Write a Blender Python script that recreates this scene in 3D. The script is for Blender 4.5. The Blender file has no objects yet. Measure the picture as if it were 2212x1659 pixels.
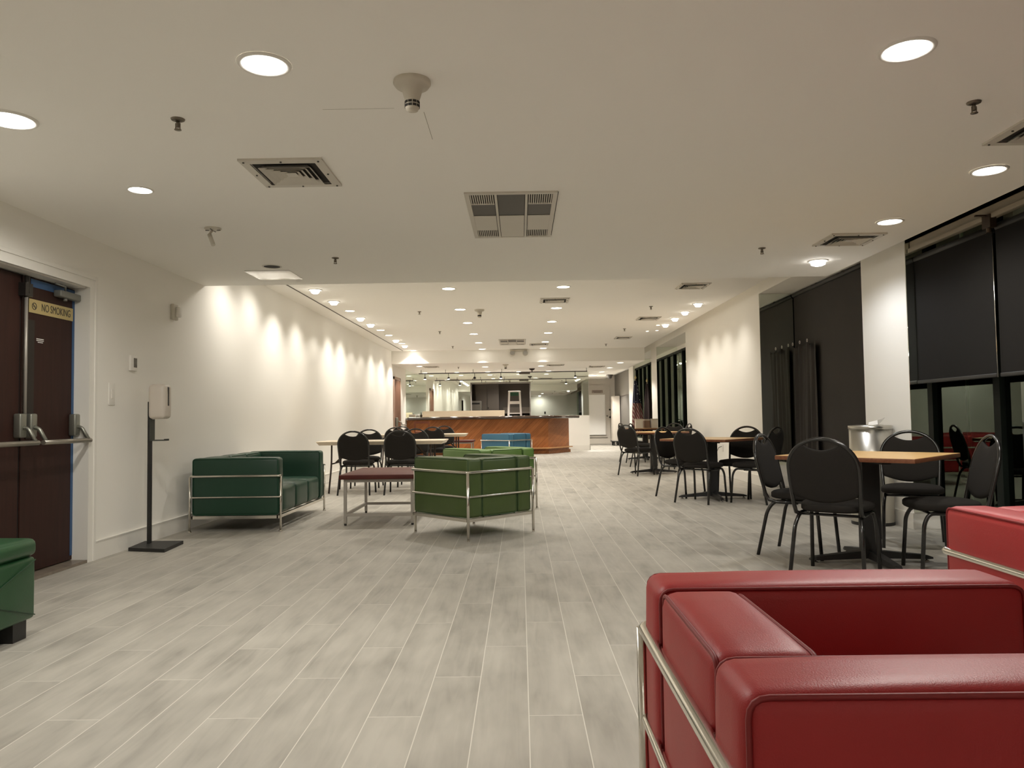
import bpy, math, random
from mathutils import Vector, Matrix
random.seed(7)
PI = math.pi
SC = bpy.context.scene
COL = SC.collection

# ------------------------------------------------------------------ camera, world, exposure
cam_d = bpy.data.cameras.new('camera'); cam = bpy.data.objects.new('camera', cam_d); COL.objects.link(cam)
cam_d.sensor_width = 36.0; cam_d.sensor_fit = 'HORIZONTAL'; cam_d.lens = 36.0 * 1660.0 / 2212.0
cam_d.clip_start = 0.02; cam_d.clip_end = 200
_p, _y, _r = math.atan(73 / 1660), math.atan(17 / 1660), math.radians(0.8)
F = Vector((-math.sin(_y) * math.cos(_p), math.cos(_y) * math.cos(_p), math.sin(_p)))
R0 = F.cross(Vector((0, 0, 1))).normalized(); U0 = R0.cross(F)
R1 = R0 * math.cos(_r) - U0 * math.sin(_r); U1 = U0 * math.cos(_r) + R0 * math.sin(_r)
m = Matrix((R1, U1, -F)).transposed().to_4x4(); m.translation = Vector((0, 0, 1.05))
cam.matrix_world = m
SC.camera = cam

w = bpy.data.worlds.new('night'); SC.world = w; w.use_nodes = True
w.node_tree.nodes['Background'].inputs[0].default_value = (0.02, 0.025, 0.035, 1)
w.node_tree.nodes['Background'].inputs[1].default_value = 0.15
SC.view_settings.view_transform = 'Standard'; SC.view_settings.look = 'None'
SC.view_settings.gamma = 1.0; SC.view_settings.use_curve_mapping = False
SC.view_settings.exposure = 1.92
SC.cycles.use_denoising = True
SC.cycles.use_adaptive_sampling = True; SC.cycles.adaptive_threshold = 0.05
SC.cycles.max_bounces = 9; SC.cycles.diffuse_bounces = 7; SC.cycles.glossy_bounces = 6
SC.cycles.sample_clamp_indirect = 6.0
WARM = (1.0, 0.945, 0.86); NEUT = (1.0, 0.965, 0.89)
P_NEAR, P_MID, P_WASH, P_FAR = 31.5, 24.0, 18.0, 25.0

# ------------------------------------------------------------------ room numbers
H1, H2, H3 = 2.48, 2.81, 3.02           # low ceiling, high ceiling, top of the window pocket
XL, XC, XR, XG = -3.30, 3.22, 3.53, 4.10  # left wall, ceiling edge, right wall face, window plane
YB, Y1, Y2, YM, YE = -1.9, 8.0, 19.76, 24.5, 29.3

# ------------------------------------------------------------------ materials
MATS = {}
def mat(name, col, rough=0.6, metal=0.0, bump=0.0, bscale=200.0, var=0.0, vscale=3.0, spec=0.5, coat=0.0, emit=None, es=0.0, sheen=0.0):
    if name in MATS: return MATS[name]
    M = bpy.data.materials.new(name); M.use_nodes = True
    nt = M.node_tree; b = nt.nodes['Principled BSDF']
    b.inputs['Base Color'].default_value = (*col, 1); b.inputs['Roughness'].default_value = rough
    b.inputs['Metallic'].default_value = metal; b.inputs['Specular IOR Level'].default_value = spec
    b.inputs['Coat Weight'].default_value = coat; b.inputs['Sheen Weight'].default_value = sheen
    tc = nt.nodes.new('ShaderNodeTexCoord')
    if var > 0:
        n = nt.nodes.new('ShaderNodeTexNoise'); n.inputs['Scale'].default_value = vscale; n.inputs['Detail'].default_value = 4
        nt.links.new(tc.outputs['Object'], n.inputs['Vector'])
        mx = nt.nodes.new('ShaderNodeMix'); mx.data_type = 'RGBA'
        mx.inputs[6].default_value = (*[c * (1 - var) for c in col], 1); mx.inputs[7].default_value = (*[min(1, c * (1 + var)) for c in col], 1)
        nt.links.new(n.outputs['Fac'], mx.inputs[0]); nt.links.new(mx.outputs[2], b.inputs['Base Color'])
    if bump > 0:
        n = nt.nodes.new('ShaderNodeTexNoise'); n.inputs['Scale'].default_value = bscale; n.inputs['Detail'].default_value = 3
        nt.links.new(tc.outputs['Object'], n.inputs['Vector'])
        bp = nt.nodes.new('ShaderNodeBump'); bp.inputs['Strength'].default_value = bump; bp.inputs['Distance'].default_value = 0.002
        nt.links.new(n.outputs['Fac'], bp.inputs['Height']); nt.links.new(bp.outputs['Normal'], b.inputs['Normal'])
    if emit:
        b.inputs['Emission Color'].default_value = (*emit, 1); b.inputs['Emission Strength'].default_value = es
    MATS[name] = M
    return M

PAINT = mat('wall_paint', (0.87, 0.845, 0.79), 0.75, bump=0.15, bscale=90)
CEILP = mat('ceiling_paint', (0.94, 0.915, 0.865), 0.9, bump=0.1, bscale=120)
TRIMW = mat('trim_paint', (0.80, 0.775, 0.72), 0.45)
GLOSSB = mat('black_gloss', (0.012, 0.011, 0.010), 0.22, spec=0.6)
BLACK = mat('black_matt', (0.014, 0.013, 0.012), 0.5)
FABRIC = mat('charcoal_fabric', (0.022, 0.0195, 0.017), 0.95, bump=0.6, bscale=700, var=0.35, vscale=350, spec=0.15)
CHROME = mat('chrome', (0.72, 0.69, 0.63), 0.16, 1.0)
STEEL = mat('brushed_steel', (0.55, 0.53, 0.48), 0.30, 1.0)
ALU = mat('satin_aluminium', (0.42, 0.40, 0.36), 0.38, 0.9)
GREY = mat('grey_steel_legs', (0.40, 0.37, 0.33), 0.45, 0.5)
RED = mat('red_leather', (0.33, 0.018, 0.020), 0.44, spec=0.35, bump=0.22, bscale=420, var=0.10, vscale=5)
REDP = mat('red_piping', (0.20, 0.008, 0.010), 0.55)
DGRN = mat('dark_green_leather', (0.009, 0.044, 0.024), 0.38, bump=0.22, bscale=420, var=0.12, vscale=5)
MGRN = mat('olive_green_leather', (0.058, 0.092, 0.022), 0.42, bump=0.22, bscale=420, var=0.10, vscale=5)
LGRN = mat('leaf_green_leather', (0.11, 0.20, 0.045), 0.42, bump=0.22, bscale=420, var=0.10, vscale=5)
OGRN = mat('grass_green_vinyl', (0.010, 0.058, 0.018), 0.36, bump=0.25, bscale=260, var=0.12, vscale=6)
BLUE = mat('blue_leather', (0.045, 0.15, 0.24), 0.42, bump=0.2, bscale=420, var=0.1, vscale=5)
LAMW = mat('cream_laminate', (0.66, 0.57, 0.44), 0.45, var=0.06, vscale=60)
MIRR = mat('mirror_glass', (0.88, 0.93, 0.86), 0.005, 1.0)
MIRE = mat('mirror_edge', (0.25, 0.32, 0.28), 0.3, 0.5)
DARKF = mat('dark_green_frame', (0.006, 0.009, 0.007), 0.5, spec=0.2)
BLIND = mat('black_blind', (0.011, 0.010, 0.009), 0.9, bump=0.3, bscale=600, spec=0.2)
CURT = mat('brown_blind', (0.020, 0.0155, 0.013), 0.7, var=0.15, vscale=4)
TANR = mat('tan_rail', (0.42, 0.37, 0.29), 0.5)
BRASS = mat('brass_plate', (0.55, 0.44, 0.20), 0.35, 0.45)
INK = mat('engraved_ink', (0.07, 0.06, 0.04), 0.6)
WHITEP = mat('white_plastic', (0.78, 0.75, 0.70), 0.35)
IVORY = mat('ivory_plastic', (0.62, 0.58, 0.50), 0.45)
DARKH = mat('dark_hole', (0.03, 0.026, 0.022), 0.8)
TAPE = mat('blue_tape', (0.035, 0.09, 0.20), 0.6)
KITCH = mat('kitchen_taupe', (0.17, 0.145, 0.12), 0.55)
KITD = mat('kitchen_dark', (0.07, 0.06, 0.052), 0.5)
GREYP = mat('grey_panel', (0.17, 0.155, 0.135), 0.6)
GREYD = mat('grey_panel_dark', (0.085, 0.078, 0.068), 0.55)
PVEN = mat('vent_enamel', (0.62, 0.58, 0.51), 0.5)
LIT_N = mat('lamp_lens_white', (0.9, 0.9, 0.9), 0.4, emit=(1, 0.97, 0.92), es=4)
LIT_M = mat('lamp_lens_warm', (0.9, 0.9, 0.9), 0.4, emit=(1, 0.95, 0.84), es=3.5)
BOARD = mat('cream_board', (0.74, 0.62, 0.45), 0.6, var=0.08, vscale=3)
PAPER = mat('white_paper', (0.8, 0.78, 0.74), 0.8)
MARBLE = mat('threshold_stone', (0.20, 0.165, 0.13), 0.4, var=0.45, vscale=14)

def wood_mat(name, a, b_, scale=(1, 12, 12), rough=0.4, rot=0.0, coat=0.0, planks=None):
    M = bpy.data.materials.new(name); M.use_nodes = True; nt = M.node_tree; L = nt.links.new
    b = nt.nodes['Principled BSDF']; b.inputs['Roughness'].default_value = rough; b.inputs['Coat Weight'].default_value = coat
    tc = nt.nodes.new('ShaderNodeTexCoord'); mp = nt.nodes.new('ShaderNodeMapping')
    mp.inputs['Rotation'].default_value = (0, rot, 0)
    mp2 = nt.nodes.new('ShaderNodeMapping'); mp2.inputs['Scale'].default_value = scale
    L(tc.outputs['Object'], mp.inputs['Vector']); L(mp.outputs[0], mp2.inputs['Vector'])
    n = nt.nodes.new('ShaderNodeTexNoise'); n.inputs['Scale'].default_value = 3; n.inputs['Detail'].default_value = 6; n.inputs['Distortion'].default_value = 0.6
    L(mp2.outputs[0], n.inputs['Vector'])
    cr = nt.nodes.new('ShaderNodeValToRGB'); cr.color_ramp.elements[0].position = 0.3; cr.color_ramp.elements[1].position = 0.7
    cr.color_ramp.elements[0].color = (*a, 1); cr.color_ramp.elements[1].color = (*b_, 1)
    L(n.outputs['Fac'], cr.inputs[0]); out = cr.outputs[0]
    if planks:
        sp = nt.nodes.new('ShaderNodeSeparateXYZ'); L(mp.outputs[0], sp.inputs[0])
        dv = nt.nodes.new('ShaderNodeMath'); dv.operation = 'DIVIDE'; dv.inputs[1].default_value = planks; L(sp.outputs[2], dv.inputs[0])
        fl = nt.nodes.new('ShaderNodeMath'); fl.operation = 'FLOOR'; L(dv.outputs[0], fl.inputs[0])
        wn = nt.nodes.new('ShaderNodeTexWhiteNoise'); wn.noise_dimensions = '1D'; L(fl.outputs[0], wn.inputs['W'])
        mr = nt.nodes.new('ShaderNodeMapRange'); mr.inputs[3].default_value = 0.80; mr.inputs[4].default_value = 1.18; L(wn.outputs['Value'], mr.inputs[0])
        fr = nt.nodes.new('ShaderNodeMath'); fr.operation = 'FRACT'; L(dv.outputs[0], fr.inputs[0])
        gt = nt.nodes.new('ShaderNodeMath'); gt.operation = 'GREATER_THAN'; gt.inputs[1].default_value = 0.05; L(fr.outputs[0], gt.inputs[0])
        g2 = nt.nodes.new('ShaderNodeMapRange'); g2.inputs[3].default_value = 0.55; g2.inputs[4].default_value = 1.0; L(gt.outputs[0], g2.inputs[0])
        mm = nt.nodes.new('ShaderNodeMath'); mm.operation = 'MULTIPLY'; L(mr.outputs[0], mm.inputs[0]); L(g2.outputs[0], mm.inputs[1])
        vm = nt.nodes.new('ShaderNodeVectorMath'); vm.operation = 'SCALE'; L(out, vm.inputs[0]); L(mm.outputs[0], vm.inputs['Scale']); out = vm.outputs[0]
    L(out, b.inputs['Base Color']); b.inputs['Specular IOR Level'].default_value = 0.3
    return M
MAPLE = wood_mat('maple_laminate', (0.64, 0.40, 0.15), (0.76, 0.50, 0.22), (2, 26, 26), 0.35)
EDGEW = wood_mat('cherry_edge', (0.16, 0.06, 0.03), (0.22, 0.09, 0.045), (2, 20, 20), 0.35)
CHERRY = wood_mat('mahogany_top', (0.075, 0.014, 0.010), (0.10, 0.021, 0.015), (2, 22, 22), 0.5)
DOORW = wood_mat('dark_mahogany_door', (0.024, 0.008, 0.005), (0.036, 0.012, 0.008), (10, 10, 0.8), 0.6)
DOORB = wood_mat('brown_door', (0.16, 0.07, 0.04), (0.22, 0.11, 0.07), (10, 10, 0.8), 0.5)
BARW = wood_mat('oak_diagonal_boards', (0.36, 0.13, 0.045), (0.50, 0.20, 0.07), (14, 14, 1.0), 0.38, rot=math.radians(-45), planks=None)
BARW = wood_mat('oak_diagonal_boards', (0.33, 0.115, 0.036), (0.46, 0.18, 0.06), (1.2, 14, 14), 0.36, rot=math.radians(45), planks=0.10)
BARTOP = mat('dark_bar_top', (0.035, 0.016, 0.009), 0.12, coat=0.6, spec=0.6)
STOOLW = wood_mat('red_brown_wood', (0.13, 0.035, 0.015), (0.18, 0.055, 0.025), (3, 20, 20), 0.4)

def floor_mat():
    M = bpy.data.materials.new('wood_look_tile'); M.use_nodes = True; nt = M.node_tree; L = nt.links.new; N = nt.nodes.new
    b = nt.nodes['Principled BSDF']
    tc = N('ShaderNodeTexCoord'); sp = N('ShaderNodeSeparateXYZ'); L(tc.outputs['Object'], sp.inputs[0])
    def mth(op, a, c=None, d=None):
        q = N('ShaderNodeMath'); q.operation = op
        for i, v in enumerate((a, c, d)):
            if v is None: continue
            if isinstance(v, (int, float)): q.inputs[i].default_value = v
            else: L(v, q.inputs[i])
        return q.outputs[0]
    u = mth('DIVIDE', mth('SUBTRACT', sp.outputs[0], 0.015), 0.19); cu = mth('FLOOR', u); fu = mth('SUBTRACT', u, cu)
    v = mth('DIVIDE', mth('SUBTRACT', mth('SUBTRACT', sp.outputs[1], 2.76), mth('MULTIPLY', cu, 0.4133)), 1.24)
    cv = mth('FLOOR', v); fv = mth('SUBTRACT', v, cv)
    du = mth('MULTIPLY', mth('MINIMUM', fu, mth('SUBTRACT', 1.0, fu)), 0.19)
    dv = mth('MULTIPLY', mth('MINIMUM', fv, mth('SUBTRACT', 1.0, fv)), 1.24)
    edge = mth('MINIMUM', du, dv)
    g = N('ShaderNodeMapRange'); g.inputs[1].default_value = 0.0012; g.inputs[2].default_value = 0.0024; g.inputs[3].default_value = 1; g.inputs[4].default_value = 0; L(edge, g.inputs[0])
    cb = N('ShaderNodeCombineXYZ'); L(cu, cb.inputs[0]); L(cv, cb.inputs[1])
    wn = N('ShaderNodeTexWhiteNoise'); wn.noise_dimensions = '2D'; L(cb.outputs[0], wn.inputs['Vector'])
    # grain coordinates shifted per plank
    sc = N('ShaderNodeVectorMath'); sc.operation = 'SCALE'; sc.inputs['Scale'].default_value = 37.0; L(wn.outputs['Color'], sc.inputs[0])
    ad = N('ShaderNodeVectorMath'); ad.operation = 'ADD'; L(tc.outputs['Object'], ad.inputs[0]); L(sc.outputs[0], ad.inputs[1])
    mp = N('ShaderNodeMapping'); mp.inputs['Scale'].default_value = (20, 2.0, 1); L(ad.outputs[0], mp.inputs[0])
    n1 = N('ShaderNodeTexNoise'); n1.inputs['Scale'].default_value = 1.0; n1.inputs['Detail'].default_value = 7; n1.inputs['Distortion'].default_value = 1.2; L(mp.outputs[0], n1.inputs['Vector'])
    mp2 = N('ShaderNodeMapping'); mp2.inputs['Scale'].default_value = (7, 2.6, 1); L(ad.outputs[0], mp2.inputs[0])
    n2 = N('ShaderNodeTexNoise'); n2.inputs['Scale'].default_value = 1.0; n2.inputs['Detail'].default_value = 3; L(mp2.outputs[0], n2.inputs['Vector'])
    s = mth('ADD', mth('MULTIPLY', n1.outputs['Fac'], 0.38), mth('ADD', mth('MULTIPLY', n2.outputs['Fac'], 0.72), mth('MULTIPLY', wn.outputs['Value'], 0.10)))
    cr = N('ShaderNodeValToRGB'); e = cr.color_ramp.elements
    e[0].position = 0.36; e[0].color = (0.27, 0.253, 0.218, 1); e[1].position = 0.78; e[1].color = (0.46, 0.433, 0.380, 1)
    k = cr.color_ramp.elements.new(0.55); k.color = (0.375, 0.352, 0.308, 1)
    L(s, cr.inputs[0])
    mx = N('ShaderNodeMix'); mx.data_type = 'RGBA'; L(g.outputs[0], mx.inputs[0]); L(cr.outputs[0], mx.inputs[6]); mx.inputs[7].default_value = (0.64, 0.61, 0.54, 1)
    L(mx.outputs[2], b.inputs['Base Color'])
    rg = N('ShaderNodeMapRange'); rg.inputs[3].default_value = 0.42; rg.inputs[4].default_value = 0.62; L(n2.outputs['Fac'], rg.inputs[0]); L(rg.outputs[0], b.inputs['Roughness'])
    bp = N('ShaderNodeBump'); bp.inputs['Strength'].default_value = 0.25; bp.inputs['Distance'].default_value = 0.002
    L(mth('ADD', mth('MULTIPLY', n1.outputs['Fac'], 0.3), mth('SUBTRACT', 1.0, g.outputs[0])), bp.inputs['Height']); L(bp.outputs[0], b.inputs['Normal'])
    return M
FLOORM = floor_mat()

def glass_mat():
    M = bpy.data.materials.new('night_window_glass'); M.use_nodes = True; nt = M.node_tree; L = nt.links.new; N = nt.nodes.new
    nt.nodes.remove(nt.nodes['Principled BSDF']); out = nt.nodes['Material Output']
    fr = N('ShaderNodeFresnel'); fr.inputs['IOR'].default_value = 2.1
    tr = N('ShaderNodeBsdfTransparent'); tr.inputs[0].default_value = (0.55, 0.62, 0.55, 1)
    gl = N('ShaderNodeBsdfGlossy'); gl.inputs['Roughness'].default_value = 0.004; gl.inputs[0].default_value = (0.86, 0.95, 0.84, 1)
    mx = N('ShaderNodeMixShader'); L(fr.outputs[0], mx.inputs[0]); L(tr.outputs[0], mx.inputs[1]); L(gl.outputs[0], mx.inputs[2]); L(mx.outputs[0], out.inputs[0])
    return M
GLASS = glass_mat()

def flag_mat():
    M = bpy.data.materials.new('stars_and_stripes_cloth'); M.use_nodes = True; nt = M.node_tree; L = nt.links.new; N = nt.nodes.new
    b = nt.nodes['Principled BSDF']; b.inputs['Roughness'].default_value = 0.8
    tc = N('ShaderNodeTexCoord'); sp = N('ShaderNodeSeparateXYZ'); L(tc.outputs['Object'], sp.inputs[0])
    a = N('ShaderNodeMath'); a.operation = 'MULTIPLY_ADD'; a.inputs[1].default_value = 2.2; L(sp.outputs[0], a.inputs[0]); L(sp.outputs[2], a.inputs[2])
    d = N('ShaderNodeMath'); d.operation = 'MULTIPLY'; d.inputs[1].default_value = 7.5; L(a.outputs[0], d.inputs[0])
    f = N('ShaderNodeMath'); f.operation = 'FRACT'; L(d.outputs[0], f.inputs[0])
    g = N('ShaderNodeMath'); g.operation = 'GREATER_THAN'; g.inputs[1].default_value = 0.5; L(f.outputs[0], g.inputs[0])
    mx = N('ShaderNodeMix'); mx.data_type = 'RGBA'; mx.inputs[6].default_value = (0.11, 0.012, 0.012, 1); mx.inputs[7].default_value = (0.24, 0.18, 0.15, 1); L(g.outputs[0], mx.inputs[0])
    vo = N('ShaderNodeTexVoronoi'); vo.inputs['Scale'].default_value = 14; L(tc.outputs['Object'], vo.inputs['Vector'])
    st = N('ShaderNodeMath'); st.operation = 'LESS_THAN'; st.inputs[1].default_value = 0.22; L(vo.outputs['Distance'], st.inputs[0])
    m2 = N('ShaderNodeMix'); m2.data_type = 'RGBA'; m2.inputs[6].default_value = (0.012, 0.014, 0.035, 1); m2.inputs[7].default_value = (0.5, 0.5, 0.5, 1); L(st.outputs[0], m2.inputs[0])
    h = N('ShaderNodeMath'); h.operation = 'GREATER_THAN'; h.inputs[1].default_value = 1.42; L(sp.outputs[2], h.inputs[0])
    m3 = N('ShaderNodeMix'); m3.data_type = 'RGBA'; L(h.outputs[0], m3.inputs[0]); L(mx.outputs[2], m3.inputs[6]); L(m2.outputs[2], m3.inputs[7])
    L(m3.outputs[2], b.inputs['Base Color'])
    return M
FLAGM = flag_mat()

# ------------------------------------------------------------------ mesh builder
def fillet(pts, r, n=5, closed=False):
    pts = [Vector(p) for p in pts]; out = []; N = len(pts)
    for i, p in enumerate(pts):
        if not closed and i in (0, N - 1): out.append(p); continue
        a, b = pts[i - 1] - p, pts[(i + 1) % N] - p
        rr = min(r, a.length * 0.45, b.length * 0.45); p0, p2 = p + a.normalized() * rr, p + b.normalized() * rr
        for k in range(n + 1):
            t = k / n; out.append(p0 * (1 - t) ** 2 + p * 2 * t * (1 - t) + p2 * t * t)
    return out

class MB:
    def __init__(s): s.v = []; s.f = []; s.s = []
    def add(s, vs, fs, smooth=False, M=None):
        o = len(s.v)
        s.v += [tuple(M @ Vector(p)) if M else tuple(p) for p in vs]
        s.f += [tuple(i + o for i in f) for f in fs]; s.s += [smooth] * len(fs); return s
    def box(s, x0, x1, y0, y1, z0, z1, M=None):
        x0, x1 = min(x0, x1), max(x0, x1); y0, y1 = min(y0, y1), max(y0, y1); z0, z1 = min(z0, z1), max(z0, z1)
        return s.add([(x0, y0, z0), (x1, y0, z0), (x1, y1, z0), (x0, y1, z0), (x0, y0, z1), (x1, y0, z1), (x1, y1, z1), (x0, y1, z1)],
                     [(0, 3, 2, 1), (4, 5, 6, 7), (0, 1, 5, 4), (1, 2, 6, 5), (2, 3, 7, 6), (3, 0, 4, 7)], False, M)
    def cbox(s, c, d, M=None):
        return s.box(c[0] - d[0] / 2, c[0] + d[0] / 2, c[1] - d[1] / 2, c[1] + d[1] / 2, c[2] - d[2] / 2, c[2] + d[2] / 2, M)
    def rbox(s, x0, x1, y0, y1, z0, z1, r=0.02, bulge=0.0, M=None, k=3, mid=4):
        c = ((x0 + x1) / 2, (y0 + y1) / 2, (z0 + z1) / 2); h = (abs(x1 - x0) / 2, abs(y1 - y0) / 2, abs(z1 - z0) / 2)
        r = min(r, min(h) * 0.98)
        def ser(hh):
            a = [-hh + r * (1 - math.cos(PI / 2 * i / k)) for i in range(k)]
            inner = [-hh + r + (2 * hh - 2 * r) * i / mid for i in range(mid + 1)]
            return a + inner + [-q for q in reversed(a)]
        S = [ser(q) for q in h]; n = len(S[0])
        for ax in range(3):
            a1, a2 = (ax + 1) % 3, (ax + 2) % 3
            for sg in (-1, 1):
                vs = []
                for i in range(n):
                    for j in range(n):
                        p = [0, 0, 0]; p[ax] = sg * h[ax]; p[a1] = S[a1][i]; p[a2] = S[a2][j]
                        cc = [max(-(h[q] - r), min(h[q] - r, p[q])) for q in range(3)]
                        d = Vector([p[q] - cc[q] for q in range(3)]); L_ = d.length
                        d = d / L_ if L_ > 1e-9 else Vector((0, 0, 0))
                        pp = [cc[q] + r * d[q] for q in range(3)]
                        if bulge:
                            u = p[a1] / h[a1]; v_ = p[a2] / h[a2]
                            pp[ax] += sg * bulge * (1 - u ** 4) * (1 - v_ ** 4) * (1 if L_ > 0 else 0)
                        vs.append((c[0] + pp[0], c[1] + pp[1], c[2] + pp[2]))
                fs = []
                for i in range(n - 1):
                    for j in range(n - 1):
                        q = (i * n + j, (i + 1) * n + j, (i + 1) * n + j + 1, i * n + j + 1)
                        fs.append(q if sg > 0 else tuple(reversed(q)))
                s.add(vs, fs, True, M)
        return s
    def tube(s, pts, r, n=10, closed=False, M=None, r2=None):
        pts = [Vector(p) for p in pts]; N = len(pts); rings = []
        up = None
        for i in range(N):
            if closed: t = (pts[(i + 1) % N] - pts[i - 1])
            else: t = pts[min(i + 1, N - 1)] - pts[max(i - 1, 0)]
            t = t.normalized()
            if up is None:
                a = Vector((0, 0, 1)) if abs(t.z) < 0.9 else Vector((1, 0, 0)); up = (a - t * a.dot(t)).normalized()
            else:
                up = (up - t * up.dot(t)); up = up.normalized() if up.length > 1e-6 else t.orthogonal().normalized()
            sd = t.cross(up); rr = r if r2 is None else r + (r2 - r) * i / (N - 1)
            rings.append([pts[i] + (up * math.cos(2 * PI * k / n) + sd * math.sin(2 * PI * k / n)) * rr for k in range(n)])
        vs = [p for g in rings for p in g]; fs = []
        for i in range(N if closed else N - 1):
            a = i * n; b = ((i + 1) % N) * n
            for k in range(n): fs.append((a + k, b + k, b + (k + 1) % n, a + (k + 1) % n))
        s.add(vs, fs, True, M)
        if not closed:
            s.add(rings[0], [tuple(reversed(range(n)))][:1] if False else [tuple(range(n))], False, M)
            s.add(rings[-1], [tuple(reversed(range(n)))], False, M)
        return s
    def cyl(s, p0, p1, r, n=24, M=None, r2=None): return s.tube([p0, p1], r, n, False, M, r2)
    def lathe(s, prof, c=(0, 0, 0), n=32, M=None, smooth=True):
        vs = []; 
        for r, z in prof:
            for k in range(n): a = 2 * PI * k / n; vs.append((c[0] + r * math.cos(a), c[1] + r * math.sin(a), c[2] + z))
        fs = []
        for i in range(len(prof) - 1):
            for k in range(n): fs.append((i * n + k, i * n + (k + 1) % n, (i + 1) * n + (k + 1) % n, (i + 1) * n + k))
        return s.add(vs, fs, smooth, M)
    def prism(s, poly, z0, z1, M=None):
        n = len(poly); vs = [(x, y, z0) for x, y in poly] + [(x, y, z1) for x, y in poly]
        fs = [tuple(reversed(range(n))), tuple(range(n, 2 * n))] + [(i, (i + 1) % n, n + (i + 1) % n, n + i) for i in range(n)]
        return s.add(vs, fs, False, M)
    def pad(s, poly, t, c=None, dome=0.4, M=None):
        """pillow: outline in xy, thickness t along z (centre 0)"""
        n = len(poly)
        if c is None: c = (sum(p[0] for p in poly) / n, sum(p[1] for p in poly) / n)
        prof = [(1 - 0.10, -t / 2 * (1 - dome * 0.2)), (1 - 0.03, -t / 2 * 0.75), (1, -t / 4), (1, t / 6), (1 - 0.02, t / 2 * 0.55), (1 - 0.07, t / 2 * 0.8), (0.82, t / 2 * 0.95), (0.6, t / 2 * (1 + dome * 0.5)), (0.3, t / 2 * (1 + dome * 0.8)), (0.01, t / 2 * (1 + dome))]
        prof = [(0.01, -t / 2 * (1 + dome * 0.6)), (0.5, -t / 2 * (1 + dome * 0.3))] + prof
        vs = []
        for k, z in prof:
            for x, y in poly: vs.append((c[0] + (x - c[0]) * k, c[1] + (y - c[1]) * k, z))
        fs = [(i * n + j, i * n + (j + 1) % n, (i + 1) * n + (j + 1) % n, (i + 1) * n + j) for i in range(len(prof) - 1) for j in range(n)]
        fs.append(tuple(reversed(range(n)))); fs.append(tuple(range((len(prof) - 1) * n, len(prof) * n)))
        return s.add(vs, fs, True, M)
    def build(s, name, material, parent=None, weld=True):
        me = bpy.data.meshes.new(name); me.from_pydata(s.v, [], s.f)
        me.polygons.foreach_set('use_smooth', s.s); me.materials.append(material); me.update()
        if weld:
            import bmesh
            bm = bmesh.new(); bm.from_mesh(me); bmesh.ops.remove_doubles(bm, verts=bm.verts, dist=1e-5)
            bmesh.ops.recalc_face_normals(bm, faces=bm.faces)
            bm.to_mesh(me); bm.free()
        o = bpy.data.objects.new(name, me); COL.objects.link(o)
        if parent: o.parent = parent
        return o

def tag(o, label=None, cat=None, group=None, kind=None):
    if label: o['label'] = label
    if cat: o['category'] = cat
    if group: o['group'] = group
    if kind: o['kind'] = kind
    return o
def thing(name, label, cat, loc=(0, 0, 0), rz=0.0, group=None):
    o = bpy.data.objects.new(name, None); o.empty_display_size = 0.1; COL.objects.link(o)
    o.location = loc; o.rotation_euler = (0, 0, rz); return tag(o, label, cat, group)
def kids(o): return [c for c in bpy.data.objects if c.parent == o]
CH = {}
def copy_tree(o, parent=None):
    c = o.copy(); COL.objects.link(c)
    if parent: c.parent = parent
    for ch in [x for x in list(COL.objects) if x.parent == o]: copy_tree(ch, c)
    return c
def dup(root, loc, rz, label, cat=None, group=None):
    c = copy_tree(root); c.location = loc; c.rotation_euler = (0, 0, rz); tag(c, label, cat, group)
    if not group and 'group' in c: del c['group']
    return c
def struct(name, mb, m_, parent=None):
    o = mb.build(name, m_, parent)
    if not parent: o['kind'] = 'structure'
    return o
def textmesh(body, size, m_, parent, name, M, depth=0.001):
    cu = bpy.data.curves.new('lettering', 'FONT'); cu.body = body; cu.size = size; cu.extrude = depth; cu.align_x = 'CENTER'; cu.align_y = 'CENTER'
    t = bpy.data.objects.new('lettering', cu); COL.objects.link(t); bpy.context.view_layer.update()
    me = bpy.data.meshes.new_from_object(t.evaluated_get(bpy.context.evaluated_depsgraph_get()))
    bpy.data.objects.remove(t); bpy.data.curves.remove(cu)
    me.transform(M); me.materials.clear(); me.materials.append(m_)
    o = bpy.data.objects.new(name, me); COL.objects.link(o); o.parent = parent; return o
def heading(hx, hy): return math.atan2(hy, hx) - PI / 2      # turns local +y onto (hx, hy)

# ------------------------------------------------------------------ the room shell
struct('floor', MB().box(XL - 0.6, XG + 0.3, YB - 0.2, YE + 0.2, -0.12, 0), FLOORM)
struct('ceiling', MB().box(XL, XC, YB, Y1, H1, H3 + 0.15).box(XL, XC, Y1, Y2, H2, H3 + 0.15).box(XL, XC, Y2, YE, H1, H3 + 0.15)
       .box(XC, XG + 0.2, YB, YE, H3, H3 + 0.15), CEILP)
DY0, DY1, DZ = 4.50, 5.84, 2.10
struct('wall_left', MB().box(XL - 0.25, XL, YB, DY0, 0, H3 + 0.1).box(XL - 0.25, XL, DY1, YE, 0, H3 + 0.1).box(XL - 0.25, XL, DY0, DY1, DZ, H3 + 0.1), PAINT)
struct('wall_behind', MB().box(XL - 0.25, XG + 0.3, YB - 0.15, YB, 0, H3 + 0.1), PAINT)
PIERS = [(7.0, 7.9), (11.27, 16.3), (19.8, 20.6), (23.9, 24.9)]
rw = MB()
for a, b in PIERS: rw.box(XR, XG + 0.25, a, b, 0, H3 + 0.05)
for a, b in ((7.9, 11.27), (16.3, 19.8), (20.6, 23.9)):
    rw.box(XR, XG + 0.25, a, b, 2.82, H3 + 0.05); rw.box(XG - 0.02, XG + 0.25, a, b, 0, 0.31)
rw.box(XR, XG + 0.25, 24.9, YE, 2.62, H3 + 0.05)
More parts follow.
